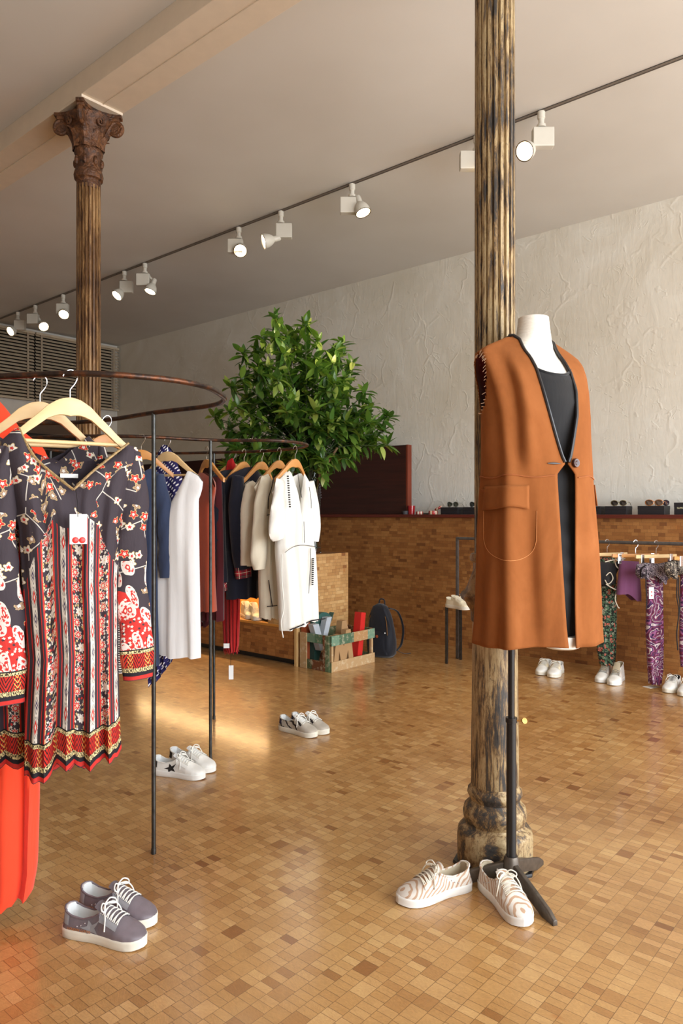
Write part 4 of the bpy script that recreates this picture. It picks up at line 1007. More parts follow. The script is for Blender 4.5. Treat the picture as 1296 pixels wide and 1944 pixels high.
# seams, pocket flaps, button
M_seam = plain('tan_seam', c(150, 84, 38), 0.9)
mk('waist_seam', MB().tube([coat_pt(1.366+0.004*math.sin(u*20), u, 0.0012) for u in [-0.985+1.97*k/90 for k in range(91)]], 0.0022, 5), M_seam, rc)
def u_for(px, z, lo, hi):      # coat parameter whose point falls in a photo column
    best = None
    for k in range(400):
        u = lo+(hi-lo)*k/399; p = coat_pt(z, u); w = Vector(MC)+Matrix.Rotation(MA, 2) @ p.xy
        q = abs(648+F*w.x/w.y-px)
        if best is None or q < best[0]: best = (q, u)
    return best[1]
def zy(py): return CH-(py-HZ)*0.00166
def flap(x0, x1, y0, y1, lo, hi):
    rows_ = []
    for i in range(9):
        t = i/8; row = []
        for j in range(17):
            s = j/16; z = zy(y0+(y1-y0)*t+ (3*math.sin(s*6.3+0.8) if t > 0.5 else 2*math.sin(s*5))*t); u = u_for(x0+(x1-x0)*s, z, lo, hi)
            row.append(coat_pt(z, u, 0.004+0.006*t))
        rows_.append(row)
    return MB().grid(rows_)
fp = mk('pocket_flap', flap(917, 1004, 923, 965, 0.25, 1.0), [M_suede], rc, fix=False); q = fp.modifiers.new('thickness', 'SOLIDIFY'); q.thickness = 0.003; q.offset = 0
ed = []
for k in range(17):
    u = u_for(917+87*k/16, zy(965), -1.0, -0.45)
us, ue = u_for(919, 1.3, -1, -.45), u_for(1004, 1.3, -1, -.45)
fp2 = mk('pocket_flap', MB().grid([[coat_pt(1.345-0.07*i/6, -0.48-0.20*j/12, 0.004+0.001*i) for j in range(13)] for i in range(7)]), [M_suede], rc, fix=False); q = fp2.modifiers.new('thickness', 'SOLIDIFY'); q.thickness = 0.003; q.offset = 0
pk = []
for t in [k/24 for k in range(25)]:
    # stitched pocket outline
    a_ = math.pi*t; px_ = 968-50*math.cos(a_); py_ = 1008+54*math.sin(a_)**0.6 if 0 < t < 1 else 970
    z = zy(py_); pk.append(coat_pt(z, u_for(px_, z, 0.25, 1.0), 0.001))
mk('pocket_stitching', MB().tube(pk, 0.0009, 5), plain('pale_stitching', c(196, 130, 76), 0.8), rc)
M_horn = plain('horn_button', c(58, 26, 20), 0.22, var=0.5, scale=90)
z = 1.408; u = u_for(1090, z, -1.0, -0.6); p = coat_pt(z, u, 0.004); nrm = Vector((p.x*0.5, p.y, 0)).normalized()
Mb = Matrix.Translation(p) @ Vector((0, 0, 1)).rotation_difference(nrm).to_matrix().to_4x4()
mk('button', MB().lathe([(0.0, 0.003), (0.004, 0.0035), (0.0085, 0.006), (0.0125, 0.006), (0.0145, 0.003), (0.0145, 0.0), (0.0, 0.0)], 24, M=Mb), M_horn, rc)
z = 1.405; u = u_for(1050, z, 0.6, 1.0); mk('buttonhole', MB().tube([coat_pt(z, u+(k-3)*0.012, 0.003) for k in range(7)], [0.001, 0.002, 0.003, 0.0035, 0.003, 0.002, 0.001], 6), M_leather, rc)
# frayed armhole edge
M_fray = plain('frayed_thread', c(206, 170, 140), 0.9)
fr = MB()
for i in range(nz):
    for j in range(nu+1):
        q = rows[i][j]
        e = ((q.y-AY(zr[i]))/0.050)**2+((zr[i]-1.665)/0.092)**2
        if q.x < -0.12 and 1.0 < e < 1.22:
            d = Vector((-0.3, (0.03-q.y)*8, (1.665-q.z)*4-0.35)).normalized()
            fr.tube([q, q+d*random.uniform(0.006, 0.018)], 0.0008, 4)
mk('frayed_edge', fr, M_fray, rc)
# ---------------------------------------------------------------- sneakers
def zebra():
    sh = Sh('zebra_hide', 0.8); x, y, z = sh.xyz(); w = sh.noise(sh.coord(), 14, 2)
    s = ((x*1.0+z*0.9+w*0.055-y.ab()*0.25)*330).sin(); sh.color(sh.mix((s > 0.35)*((w > 0.36)*0.85), c(216, 208, 198), c(178, 138, 104))); sh.bump(sh.noise(sh.coord(), 300, 2), 0.2, 0.001); return sh.mat
def tiger():
    sh = Sh('silver_and_black_leather', 0.4, 0.2); x, y, z = sh.xyz(); w = sh.noise(sh.coord(), 18, 2)
    s = ((x*0.7+z*1.4+w*0.10)*150).sin(); sh.color(sh.mix((s > 0.5)*(x < 0.19), c(192, 184, 172), c(32, 28, 34))); return sh.mat
M_zebra = zebra(); M_tiger = tiger()
M_cremesole = plain('cream_rubber', c(228, 222, 206), 0.6, var=0.04, scale=20); M_whitesole = plain('white_rubber', c(232, 230, 224), 0.55, var=0.05, scale=25)
M_greylace = plain('grey_lace', c(150, 146, 138), 0.8); M_lace = plain('white_lace', c(236, 234, 226), 0.85, var=0.02); M_lacet = plain('cream_lace', c(226, 218, 200), 0.85)
M_liningw = plain('white_lining', c(226, 228, 228), 0.8, var=0.03); M_liningt = plain('tan_lining', c(190, 176, 150), 0.8)
M_purp = plain('grey_mauve_leather', c(112, 102, 108), 0.45, var=0.28, scale=14); M_silver = plain('silver_grey_suede', c(146, 146, 150), 0.5, var=0.12, scale=18)
M_whitel = plain('worn_white_leather', c(232, 230, 224), 0.5, var=0.06, scale=22); M_blackl = plain('black_leather', c(30, 28, 30), 0.45, var=0.1)
M_toe = plain('scuffed_toe', c(206, 196, 184), 0.7, var=0.12, scale=40); M_creaml = plain('cream_leather', c(232, 220, 192), 0.55, var=0.04)
M_goldink = plain('gold_print', c(186, 118, 60), 0.5); M_silverstud = plain('steel_eyelet', c(196, 190, 192), 0.3, 0.8)
SL = 0.275
WXS = [0.0, 0.02, 0.05, 0.12, 0.25, 0.40, 0.55, 0.70, 0.82, 0.91, 0.965, 1.0]
WWS = [0.012, 0.024, 0.031, 0.036, 0.036, 0.035, 0.041, 0.048, 0.047, 0.038, 0.024, 0.008]
def sw_(t): return interp(WXS, WWS, t)
def make_shoe(name, label, mats, high=0.0, star=None, studs=False, words_=None, bow=True, heel=None, group=None):
    up, lin, sole, lace = mats[:4]; r = thing(name, label, 'shoe', (0, 0, 0), 0, group)
    off = lambda t: 0.006*math.sin(math.pi*max(0, t-0.3)/0.7)           # slight inward curve of the last
    ts = [0.5-0.5*math.cos(math.pi*i/26) for i in range(27)]
    ol = [(t*SL, off(t)+sw_(t)) for t in ts]+[(t*SL, off(t)-sw_(t)) for t in ts[::-1]]
    rows = []
    for (ins, zz) in ((0.004, 0.0), (0.0, 0.002), (0.0005, 0.014), (-0.0005, 0.021), (0.0, 0.027), (0.004, 0.029)):
        rows.append([((x-SL/2)*(1-ins*7)+SL/2, y*(1-ins*18), zz+(0.004*max(0, (x/SL-0.82)/0.18)**2)) for x, y in ol])
    m = MB().grid(rows, cv=True); n_ = len(ol); m.f.append(tuple(range(n_))); m.f.append(tuple(range(5*n_, 6*n_))); m.mi += [0, 0]
    mk('sole', m, sole, r, sharp=60)
    T_OPEN = 0.50
    collar = lambda t: interp([0, 0.04, 0.16, 0.30, 0.42, 0.50], [0.082+high, 0.080+high, 0.066+high*1.05, 0.062+high*0.95, 0.072+high*0.75, 0.086+high*0.5], t)
    vamp = lambda t: interp([0.50, 0.60, 0.70, 0.80, 0.88, 0.94, 0.98, 1.0], [0.090+high*0.4, 0.079+high*0.12, 0.067, 0.055, 0.049, 0.043, 0.036, 0.029], t)
    def upper(t, s):       # s -1..1 across
        w = max(0.004, sw_(t)-0.0015); z0 = 0.024
        if t <= T_OPEN:
            h = collar(t)-z0; sg = 1 if s >= 0 else -1; q = max(0.0, 1-abs(s))         # 0 at the sole, 1 at the collar
            lean = 1-0.22*q**1.5-(0.18*high/0.05*q if high else 0)*0.5
            xb = t*SL+(0.006*(1-t/0.1)*math.sin(q*math.pi*0.9) if t < 0.1 else 0)
            if t < 0.06: xb += 0.006*q
            return Vector((xb, off(t)+sg*w*lean, z0+h*q))
        th = s*math.pi/2; e = interp([0.5, 0.7, 1.0], [0.75, 0.7, 0.6], t)
        y = w*math.copysign(abs(math.sin(th))**0.85, th) if th else 0
        z = z0+(vamp(t)-z0)*abs(math.cos(th))**e
        return Vector((t*SL, off(t)+y, z))
    # closed front (vamp and toe)
    tv = [T_OPEN+(1-T_OPEN)*(i/26) for i in range(27)]
    m = MB().grid([[upper(t, -1+2*j/28) for j in range(29)] for t in tv])
    # quarters round the heel
    ta = [T_OPEN*(1-i/18)**1.0 for i in range(19)]
    for sg in (-1, 1):
        m.grid([[upper(t, sg*(1-q/9*1.0+1e-6)) if q < 9 else upper(t, sg*1e-6) for q in range(10)] for t in ta])
    m.grid([[Vector((upper(0, 1-q/9).x-0.006*math.sin(math.pi*k/6), upper(0, 1-q/9).y*math.cos(math.pi*k/6), upper(0, 1-q/9).z)) for k in range(7)] for q in range(10)])
    uo = mk('upper', m, up, r, sharp=50)
    # lining: inner wall and insole
    m = MB()
    def inner(t, sg, q):
        p = upper(t, sg*1e-6); b_ = upper(t, sg*1.0); z = p.z+0.001-(p.z-0.030)*q
        y = off(t)+(p.y-off(t))*(1-0.10-0.05*q); x = p.x+(0.008 if t < 0.03 else 0)
        return Vector((x, y, z))
    loop = [(t, 1) for t in ta]+[(0.0, -1)]+[(t, -1) for t in ta[::-1][1:]]
    rows = [[upper(t, sg*1e-6)+Vector((0, 0, 0.0005)) for t, sg in loop]]+[[inner(t, sg, q/5) for t, sg in loop] for q in range(6)]
    m.grid(rows); k0 = len(m.v); last = [inner(t, sg, 1) for t, sg in loop]; m.add(last, [tuple(range(len(last)))])
    mk('lining', m, lin, r, sharp=70)
    # padded collar rim
    mk('collar', MB().tube([upper(t, sg*1e-6) for t, sg in loop], 0.0032, 6), up if heel is None else up, r)
    # tongue
    rows = []
    for i in range(9):
        t = 0.66-0.24*i/8; z = interp([0.40, 0.5, 0.58, 0.66], [0.108+high*0.9, 0.094+high*0.6, 0.084+high*0.2, 0.073], t); w = 0.021+0.004*math.sin(i*0.4)
        rows.append([(t*SL, off(t)+w*s/3, z-0.007*(s/3)**2) for s in range(-3, 4)])
    mk('tongue', MB().grid(rows), lin if studs is False else up, r)
    # eyelet facing flaps
    for sg in (-1, 1):
        m = MB(); rows = []
        for i in range(10):
            t = 0.47+0.25*i/9; rows.append([(lambda p, nn: p+nn*0.0022)(upper(max(t, T_OPEN+0.001), sg*s), Vector((0, sg*s, 1.15-s)).normalized()) for s in (0.30, 0.42, 0.55, 0.66)])
        m.grid(rows); mk('eyestay', m, mats[4] if len(mats) > 4 else up, r)
    # laces
    m = MB()
    for i in range(6):
        t = 0.485+0.042*i; t2 = t+0.02
        for d_ in (1, -1):
            pts = []
            for k in range(7):
                s = -0.42+0.84*k/6; tt = t+(t2-t)*(k/6 if d_ > 0 else 1-k/6); p = upper(max(tt, T_OPEN+0.001), s); pts.append(p+Vector((0, 0, 0.0045+0.003*(1-abs(s)/0.42))))
            m.tube(pts, 0.0021, 5, flat=0.6)
    if bow:
        b0 = upper(T_OPEN+0.005, 0)+Vector((-0.004, 0, 0.010))
        for sg in (-1, 1):
            m.tube(catmull([b0, b0+Vector((0.004, sg*0.018, 0.010)), b0+Vector((0.012, sg*0.034, 0.002)), b0+Vector((0.018, sg*0.028, -0.006)), b0+Vector((0.008, sg*0.010, 0.0))], 5), 0.0021, 6)
            m.tube(catmull([b0, b0+Vector((0.014, sg*0.022, 0.0)), b0+Vector((0.026, sg*0.036, -0.020)), b0+Vector((0.030, sg*0.046, -0.052))], 5), 0.002, 6)
    mk('laces', m, lace, r)
    if heel is not None:
        m = MB().grid([[upper(t, sg*(0.62-0.62*q/5+1e-6))+Vector((-0.0016, sg*0.0014, 0)) for q in range(6)] for t, sg in [(0.14-0.14*i/8, 1) for i in range(9)]+[(0.14*i/8, -1) for i in range(9)] ])
        mk('heel_tab', m, heel, r)
    if star is not None:
        for sg in (-1, 1):
            ctr_t, ctr_q, R_ = 0.40, 0.40, 0.034; pts = []; rows = []
            def sp(dx, dz):
                t = ctr_t+dx/SL; q = ctr_q+dz/0.055
                if t <= T_OPEN: p = upper(t, sg*(1-min(1, max(0, q))))
                else: p = upper(t, sg*(1-min(1, max(0, q*0.62))))
                return p+Vector((0, sg*0.0016, 0.0004))
            outl = []
            for k in range(10):
                a = math.pi/2+0.25+k*math.pi/5; rr = R_ if k % 2 == 0 else R_*0.42; outl.append((rr*math.cos(a), rr*math.sin(a)*0.8))
            m = MB(); vs = [sp(0, 0)]
            for k in range(10):
                a, b_ = outl[k], outl[(k+1) % 10]
                tri_ = [sp(0, 0), sp(a[0]*0.5, a[1]*0.5), sp(*a), sp((a[0]+b_[0])/2, (a[1]+b_[1])/2), sp(*b_), sp(b_[0]*0.5, b_[1]*0.5)]
                m.add(tri_, [(0, 1, 5), (1, 2, 3), (1, 3, 5), (5, 3, 4)])
            mk('star', m, star, r, smooth=False, fix=False)
    if studs:
        for dx, q in ((0.24, 0.45), (0.285, 0.56), (0.33, 0.72)):
            for sg in (-1, 1): mk('eyelet', MB().ball(upper(dx, sg*(1-q))+Vector((0, sg*0.001, 0)), 0.0022, 8, 5), M_silverstud, uo)
    if words_:
        for sg in (-1, 1):
            to = text('side_lettering', words_, 0.0105, 0.0003, M_goldink, uo, 1.0, 'CENTER')
            p = upper(0.27, sg*0.84)+Vector((0, sg*0.0022, 0))
            R_ = Matrix(((1, 0, 0), (0, 0, -1), (0, 1, 0))).to_4x4() if sg < 0 else Matrix(((-1, 0, 0), (0, 0, 1), (0, 1, 0))).to_4x4()
            to.matrix_local = Matrix.Translation(p) @ R_
    return r
def put_shoe(r, heel, toe, flip=False):
    heel = Vector(heel); toe = Vector(toe); d = (toe-heel); d.z = 0; mid = (heel+toe)/2; d.normalize(); st = mid-d*SL/2
    r.location = (st.x, st.y, heel.z); r.rotation_euler = (0, 0, math.atan2(d.y, d.x))
    return r
def pair(name, l1, l2, mats, h1, t1, h2, t2, group, z=0.0, **kw):
    a = make_shoe(name, l1, mats, group=group, **kw); b_ = copy_tree(a, None, None, l2, group)
    put_shoe(a, G(*h1, z) if len(h1) == 2 else h1, G(*t1, z) if len(t1) == 2 else t1)
    put_shoe(b_, G(*h2, z) if len(h2) == 2 else h2, G(*t2, z) if len(t2) == 2 else t2)
    return a, b_
pair('sneaker', 'tan and white zebra striped sneaker left of the iron column, laces trailing', 'tan and white zebra striped sneaker beside the mannequin foot, toe towards the viewer', (M_zebra, M_liningt, M_whitesole, M_lacet), (888, 1684), (757, 1716), (917, 1677), (1000, 1764), 'zebra striped sneakers', studs=True)
pair('sneaker', 'grey star sneaker in front, nearer one of the pair at the lower left', 'grey star sneaker behind its mate at the lower left', (M_purp, M_liningw, M_cremesole, M_lace, M_silver), (130, 1768), (270, 1797), (156, 1726), (294, 1757), 'grey star sneakers', star=M_silver, studs=True, words_='GOLDEN GOOSE', heel=M_silver)
pair('sneaker', 'white sneaker with a black star and black heel, nearer one beside the front pole', 'white sneaker with black heel behind its mate, beside the front pole', (M_whitel, M_liningw, M_whitesole, M_lace), (294, 1467), (387, 1479), (322, 1449), (409, 1467), 'white sneakers with a black star', star=M_blackl, heel=M_blackl)
pair('sneaker', 'silver sneaker with black stripes in the middle of the floor, nearer one', 'silver sneaker with black stripes in the middle of the floor, further one', (M_tiger, M_liningw, M_cremesole, M_lace), (535, 1384), (597, 1400), (558, 1379), (619, 1394), 'silver striped sneakers', heel=plain('navy_heel', c(34, 32, 62), 0.5))
pair('sneaker', 'low white sneaker with cream laces under the coat hem, left one', 'low white sneaker with cream laces under the coat hem, right one', (M_whitel, M_liningw, M_cremesole, M_lacet, M_creaml), (1042, 1270), (1022, 1283), (1065, 1274), (1044, 1288), 'low white sneakers by the low wall')
pair('high_top_sneaker', 'white high top sneaker by the floral trousers, left one', 'white high top sneaker by the floral trousers, right one', (M_whitel, M_liningt, M_whitesole, M_greylace, M_toe), (1158, 1283), (1134, 1298), (1180, 1288), (1158, 1303), 'white high tops by the low wall', high=0.05, bow=False)
pair('sneaker', 'white sneaker with black collar at the right edge, left one', 'white sneaker at the right edge, cut off by the frame', (M_whitel, M_blackl, M_cremesole, M_lace), (1287, 1302), (1263, 1317), (1316, 1308), (1292, 1324), 'white sneakers at the right edge')
Zn = 0.3205
def PZ(px, Y, z): return Vector(((px-648)*Y/F, Y, z))
pair('high_top_sneaker', 'cream high top sneaker standing in the lit niche, left one', 'cream high top sneaker standing in the lit niche, right one', (M_creaml, M_creaml, M_cremesole, M_lacet), PZ(462, 6.62, Zn), PZ(476, 6.38, Zn), PZ(478, 6.53, Zn), PZ(489, 6.29, Zn), 'cream high tops in the niche', high=0.05, bow=False)
pair('sneaker', 'black sneaker in the lit niche beneath the ecru blouse', 'black sneaker in the lit niche at the far left', (M_blackl, M_blackl, M_blackl, M_blackl), PZ(506, 6.33, Zn), PZ(532, 6.18, Zn), PZ(378, 6.9, Zn), PZ(392, 6.75, Zn), 'black sneakers in the niche', bow=False)
# ---------------------------------------------------------------- plant in a tall glass vase
VB = W(4.33, 4.66, 0.905)
sh = Sh('clear_glass', 0.03, Transmission_Weight=1.0); sh.b.inputs['IOR'].default_value = 1.3; M_glass = sh.mat
M_water = M_glass
rv = thing('glass_vase', 'tall clear glass cylinder vase on the pale wood block', 'vase', VB, 0)
mk('vase_wall', MB().lathe([(0.0, 0.002), (0.085, 0.002), (0.085, 0.72), (0.081, 0.72), (0.081, 0.016), (0.0, 0.016)], 36), M_glass, rv)
def leafmat():
    sh = Sh('glossy_leaf', 0.32, spec=0.5); r_ = sh.island(); sh.color(sh.ramp(r_, [(0.0, c(44, 76, 30)), (0.5, c(76, 112, 44)), (0.85, c(122, 154, 62)), (1.0, c(176, 188, 96))]))
    tr = sh.nt.nodes.new('ShaderNodeBsdfTranslucent'); tr.inputs[0].default_value = c(120, 170, 50); ms = sh.nt.nodes.new('ShaderNodeMixShader'); ms.inputs[0].default_value = 0.28
    out = sh.nt.nodes['Material Output']; sh.nt.links.new(sh.b.outputs[0], ms.inputs[1]); sh.nt.links.new(tr.outputs[0], ms.inputs[2]); sh.nt.links.new(ms.outputs[0], out.inputs[0]); return sh.mat
M_leaf = leafmat(); M_bark = plain('twig_bark', c(112, 84, 56), 0.8, var=0.2)
M_stem = plain('green_stem', c(58, 72, 36), 0.6)
rp = thing('leafy_branches', 'big bushy bunch of green leafy branches standing in the glass vase', 'plant', (VB.x, VB.y, VB.z+0.02), 0)
R_ = random.Random(21)
poly = [(525, 604), (545, 640), (580, 618), (602, 650), (612, 690), (628, 672), (648, 655), (668, 690), (662, 730), (690, 745), (702, 770), (735, 792), (722, 818), (730, 842), (700, 842), (692, 880), (660, 868), (645, 905), (610, 905), (560, 905), (500, 900), (450, 905), (436, 880), (440, 845), (438, 815), (410, 790), (438, 780), (440, 735), (465, 715), (462, 672), (490, 668), (500, 645)]
def inside(x, y):
    k = False
    for i in range(len(poly)):
        x1, y1 = poly[i]; x2, y2 = poly[i-1]
        if (y1 > y) != (y2 > y) and x < (x2-x1)*(y-y1)/(y2-y1)+x1: k = not k
    return k
Yv = VB.y; tips = []
for i, (x, y) in enumerate(poly):
    if y < 870 or i % 2 == 0: tips.append((x, y, R_.uniform(-0.12, 0.12)))
while len(tips) < 140:
    x, y = R_.uniform(405, 735), R_.uniform(605, 905)
    if inside(x, y):
        e = 1-((x-575)/170)**2-((y-770)/170)**2; w = 0.16+0.42*max(0, e); tips.append((x, y, R_.uniform(-w, w)))
lm = MB(); bm_ = MB()
def leaf(base, d, size, up):
    d = d.normalized(); side = d.cross(up).normalized() if d.cross(up).length > 0.01 else Vector((1, 0, 0)); nn = side.cross(d).normalized()
    vs = []; fs = []; n_ = 6; dr = R_.uniform(0.1, 0.35)*size; fold = R_.uniform(0.1, 0.35)
    for i in range(n_+1):
        t = i/n_; w = size*0.19*(math.sin(math.pi*(t**0.85))**0.85) if 0 < i < n_ else 0.0008
        cpt = base+d*size*t-nn*dr*t*t*1.0
        vs += [cpt+side*w+nn*w*fold, cpt, cpt-side*w+nn*w*fold]
    for i in range(n_):
        a = i*3; fs += [(a, a+1, a+4, a+3), (a+1, a+2, a+5, a+4)]
    lm.add(vs, fs)
O = Vector((VB.x, VB.y, VB.z+0.02))
for ti, (x, y, dy) in enumerate(tips):
    T = P(x, y, Yv+dy)-O
    ang = R_.uniform(0, 6.28); q0 = Vector((0.05*math.cos(ang), 0.05*math.sin(ang), 0.02)); q1 = Vector((0.055*math.cos(ang+2), 0.055*math.sin(ang+2), 0.70))
    mid = q1.lerp(T, 0.45)+Vector((0, 0, 0.10))
    if T.z < 0.75:
        mid = q1.lerp(T, 0.5)+Vector((0, 0, 0.28))
    main = ti % 9 == 0
    pth = catmull(([q0] if main else [])+[q1 if main else q1.lerp(mid, R_.uniform(0.0, 0.25)), mid, T-Vector((0, 0, 0.02)), T], 7)
    bm_.tube(pth, [(0.007 if main else 0.0032)*(1-0.8*i/len(pth))+0.001 for i in range(len(pth))], 5)
    n_ = len(pth); st = int(n_*0.36); prev = None
    for i in range(st, n_):
        p = pth[i]; tg_ = (pth[min(i+1, n_-1)]-pth[i-1]).normalized()
        for sgn in (0, 1):
            if R_.random() < 0.16: continue
            aa = i*2.4+sgn*math.pi+R_.uniform(-0.5, 0.5); o1_ = tg_.orthogonal().normalized(); o2_ = tg_.cross(o1_)
            d = (tg_*R_.uniform(0.35, 0.9)+(o1_*math.cos(aa)+o2_*math.sin(aa))*R_.uniform(0.5, 1.0)+Vector((0, 0, -0.15)))
            leaf(p, d, R_.uniform(0.095, 0.15), Vector((R_.uniform(-.4, .4), R_.uniform(-.4, .4), 1)))
    leaf(T, Vector((R_.uniform(-.5, .5), R_.uniform(-.5, .5), 0.9)), 0.10, Vector((0.3, -1, 0.2)))
mk('foliage', lm, M_leaf, rp, sharp=60, fix=False)
mk('branches', bm_, M_stem, rp)
tw = catmull([P(607, 935, Yv-0.09)-O, P(610, 915, Yv-0.1)-O, P(613, 898, Yv-0.1)-O], 6)
mk('thick_branch', MB().tube(catmull([Vector((0.03, -0.03, 0.05)), P(600, 940, Yv-0.04)-O, P(606, 905, Yv-0.08)-O, P(616, 888, Yv-0.08)-O, P(640, 850, Yv-0.05)-O], 6), 0.011, 7), M_bark, rp)
# ---------------------------------------------------------------- wooden crate with letters
def patch_mat(name, cols, sc=9, seed=0.0):
    sh = Sh(name, 0.7); x, y, z = sh.xyz(); cell = ((x+y)*sc+seed).fl(); rnd = sh.white(sh.vec(cell, seed+0.5, 0)); n = sh.noise(sh.coord(), 26, 4, 0.7)
    st = [(i/len(cols), q) for i, q in enumerate(cols)]; col = sh.ramp(rnd, st, 'CONSTANT')
    sh.color(sh.mix(((n-0.52)*7).cl()*0.55, col, c(214, 200, 170))); sh.bump(n, 0.3, 0.004); return sh.mat
M_cgreen = patch_mat('flaking_green_paint', [c(84, 120, 92), c(110, 142, 118), c(74, 104, 78), c(176, 134, 88)], 11, 2.0)
M_cdark = patch_mat('brown_and_green_board', [c(112, 66, 36), c(76, 84, 52), c(128, 84, 46), c(92, 112, 78)], 14, 5.0)
M_craw = patch_mat('bare_pale_board', [c(186, 152, 108), c(204, 176, 138)], 5, 1.0)
CC = W(3.77, 4.29)
def CW(s, t): return (-(s-3.77), t-4.29)
rb = thing('wooden_crate', 'open crate of salvaged green and brown boards full of letters', 'crate', CC, RA)
s0, s1, t0, t1, h_ = 0.0, 0.34, 0.0, 0.545, 0.285
def cb(name, a0, a1, b0, b1, z0, z1, m): mk(name, MB().box((-a1, b0, z0), (-a0, b1, z1)), m, rb, smooth=False, bevel=0.002)
for (a, b) in ((0.008, 0.008), (0.308, 0.008), (0.008, t1-0.03), (0.308, t1-0.03)): cb('corner_post', a, a+0.024, b, b+0.022, 0.0, h_, M_craw)
for (z0, z1, m) in ((0.0, 0.08, M_craw), (0.205, 0.285, M_cgreen)):
    cb('slat', -0.004, 0.008, t0-0.004, t1, z0, z1, m); cb('slat', 0.332, 0.344, t0, t1, z0, z1, M_cdark)
for (z0, z1, m) in ((0.0, 0.075, M_cdark), (0.215, 0.285, M_cgreen)):
    cb('slat', 0.0, 0.34, t0-0.006, t0+0.008, z0, z1, m); cb('slat', 0.0, 0.34, t1-0.008, t1+0.006, z0, z1, M_cdark)
cb('upright_board', 0.02, 0.085, -0.012, -0.004, 0.0, 0.285, M_cdark); cb('upright_board', 0.26, 0.335, -0.012, -0.004, 0.0, 0.285, M_craw)
cb('bottom', 0.008, 0.332, 0.008, t1-0.008, 0.0, 0.012, M_craw)
def letter(name, label, poly, th, mat, face, s, t, z, rot=0.0, yaw=0.0, holes=None, side=None):
    """poly in metres (x right, z up); stands facing the front of the crate"""
    r = thing(name, label, 'letter', W(s, t, z), RA+math.radians(yaw), 'block letters in the crate')
    Mx = Matrix.Rotation(math.pi/2, 4, 'Z') @ Matrix.Rotation(math.pi/2, 4, 'X') @ Matrix.Rotation(rot, 4, 'Z')
    mk('letter_body', poly(Mx, th) if callable(poly) else MB().prism(poly, -th/2, th/2, Mx), [mat] if not side else [mat, side], r, smooth=False)
    return r
M_kraft = plain('brown_card', c(170, 134, 92), 0.8, var=0.06); M_greyp = plain('pale_grey_paint', c(176, 184, 192), 0.6); M_redp = plain('red_paint', c(206, 40, 36), 0.45, var=0.06)
M_teal = plain('teal_paint', c(44, 86, 80), 0.55, var=0.1); M_rustp = plain('rust_paint', c(168, 82, 46), 0.6)
Npoly = [(0, 0), (0.055, 0), (0.055, 0.17), (0.135, 0), (0.19, 0), (0.19, 0.28), (0.14, 0.28), (0.14, 0.11), (0.06, 0.28), (0, 0.28)]
Mpoly = [(0, 0), (0.06, 0), (0.075, 0.14), (0.11, 0.0), (0.145, 0), (0.185, 0.14), (0.2, 0), (0.26, 0), (0.215, 0.30), (0.16, 0.30), (0.13, 0.17), (0.10, 0.27), (0.045, 0.27)]
Vpoly = [(0.06, 0), (0.11, 0), (0.20, 0.26), (0.14, 0.26), (0.085, 0.09), (0.04, 0.22), (-0.03, 0.22)]
Apoly = [(0, 0), (0.05, 0), (0.075, 0.10), (0.13, 0.10), (0.155, 0), (0.205, 0), (0.13, 0.33), (0.075, 0.33)]
letter('block_letter', 'wide brown cardboard letter M at the front of the crate', Mpoly, 0.045, M_kraft, None, 3.80, 4.315, 0.014)
letter('block_letter', 'brown cardboard letter A leaning behind the M in the crate', Apoly, 0.06, M_kraft, None, 3.92, 4.50, 0.03, 0.05)
letter('block_letter', 'pale grey letter V sticking out of the left of the crate', Vpoly, 0.055, M_greyp, None, 3.98, 4.30, 0.14)
letter('block_letter', 'tall red letter I leaning in the right half of the crate', [(0, 0), (0.06, 0), (0.06, 0.40), (0, 0.40)], 0.07, M_redp, None, 3.85, 4.66, 0.03, -0.14)
def Cbody(Mx, th):
    m = MB(); out = []; R0, R1_ = 0.075, 0.115
    pts = [(R1_*math.cos(a), R1_*math.sin(a)) for a in [math.radians(30+i*15) for i in range(12)]]+[(R0*math.cos(a), R0*math.sin(a)) for a in [math.radians(195-i*15) for i in range(12)]]
    z0 = 0.30; return m.prism([(-0.118, -0.30+z0), (-0.075, -0.30+z0)]+[(x, y+z0) for x, y in pts[::-1][:12]][::1]+[(0.09, 0.02+z0), (0.13, 0.10+z0)]+[(x, y+z0) for x, y in pts[:12]], -th/2, th/2, Mx)
letter('block_letter', 'big teal letter C behind the grey V, its curve above the crate', Cbody, 0.05, M_teal, None, 4.04, 4.47, 0.02)
letter('block_letter', 'rust orange letter I at the back left of the crate, half hidden by the dress', [(0, 0), (0.05, 0), (0.05, 0.43), (0, 0.43)], 0.05, M_rustp, None, 4.09, 4.305, 0.02)
# ---------------------------------------------------------------- backpack
M_bag = fabric('navy_nylon', c(24, 26, 34), 0.6, 0.15)
bc_ = Vector((0.355, 6.38, 0)); rk = thing('backpack', 'dark navy backpack standing on the floor behind the crate', 'backpack', bc_, math.radians(-35))
rows = []
for i in range(21):
    t = i/20; z = 0.46*t; w = 0.135*(1-0.55*max(0, (t-0.55)/0.45)**1.8)*(0.88+0.12*math.sin(math.pi*min(1, t*1.6))); d = 0.085*(1-0.62*t**1.6)+0.01*math.sin(t*9)
    if i == 0: w *= 0.85; d *= 0.8
    if i == 20: w *= 0.45; d *= 0.5
    rows.append([(w*math.copysign(abs(math.cos(a))**0.6, math.cos(a)), d*math.copysign(abs(math.sin(a))**0.7, math.sin(a))-0.03*t+0.004*math.sin(5*a+z*20), z+0.002) for a in [2*math.pi*k/32 for k in range(32)]])
m = MB().grid(rows, cv=True); m.f.append(tuple(range(32))); m.f.append(tuple(range(20*32, 21*32))); m.mi += [0, 0]
mk('bag_body', m, M_bag, rk, sharp=70)
rows = []
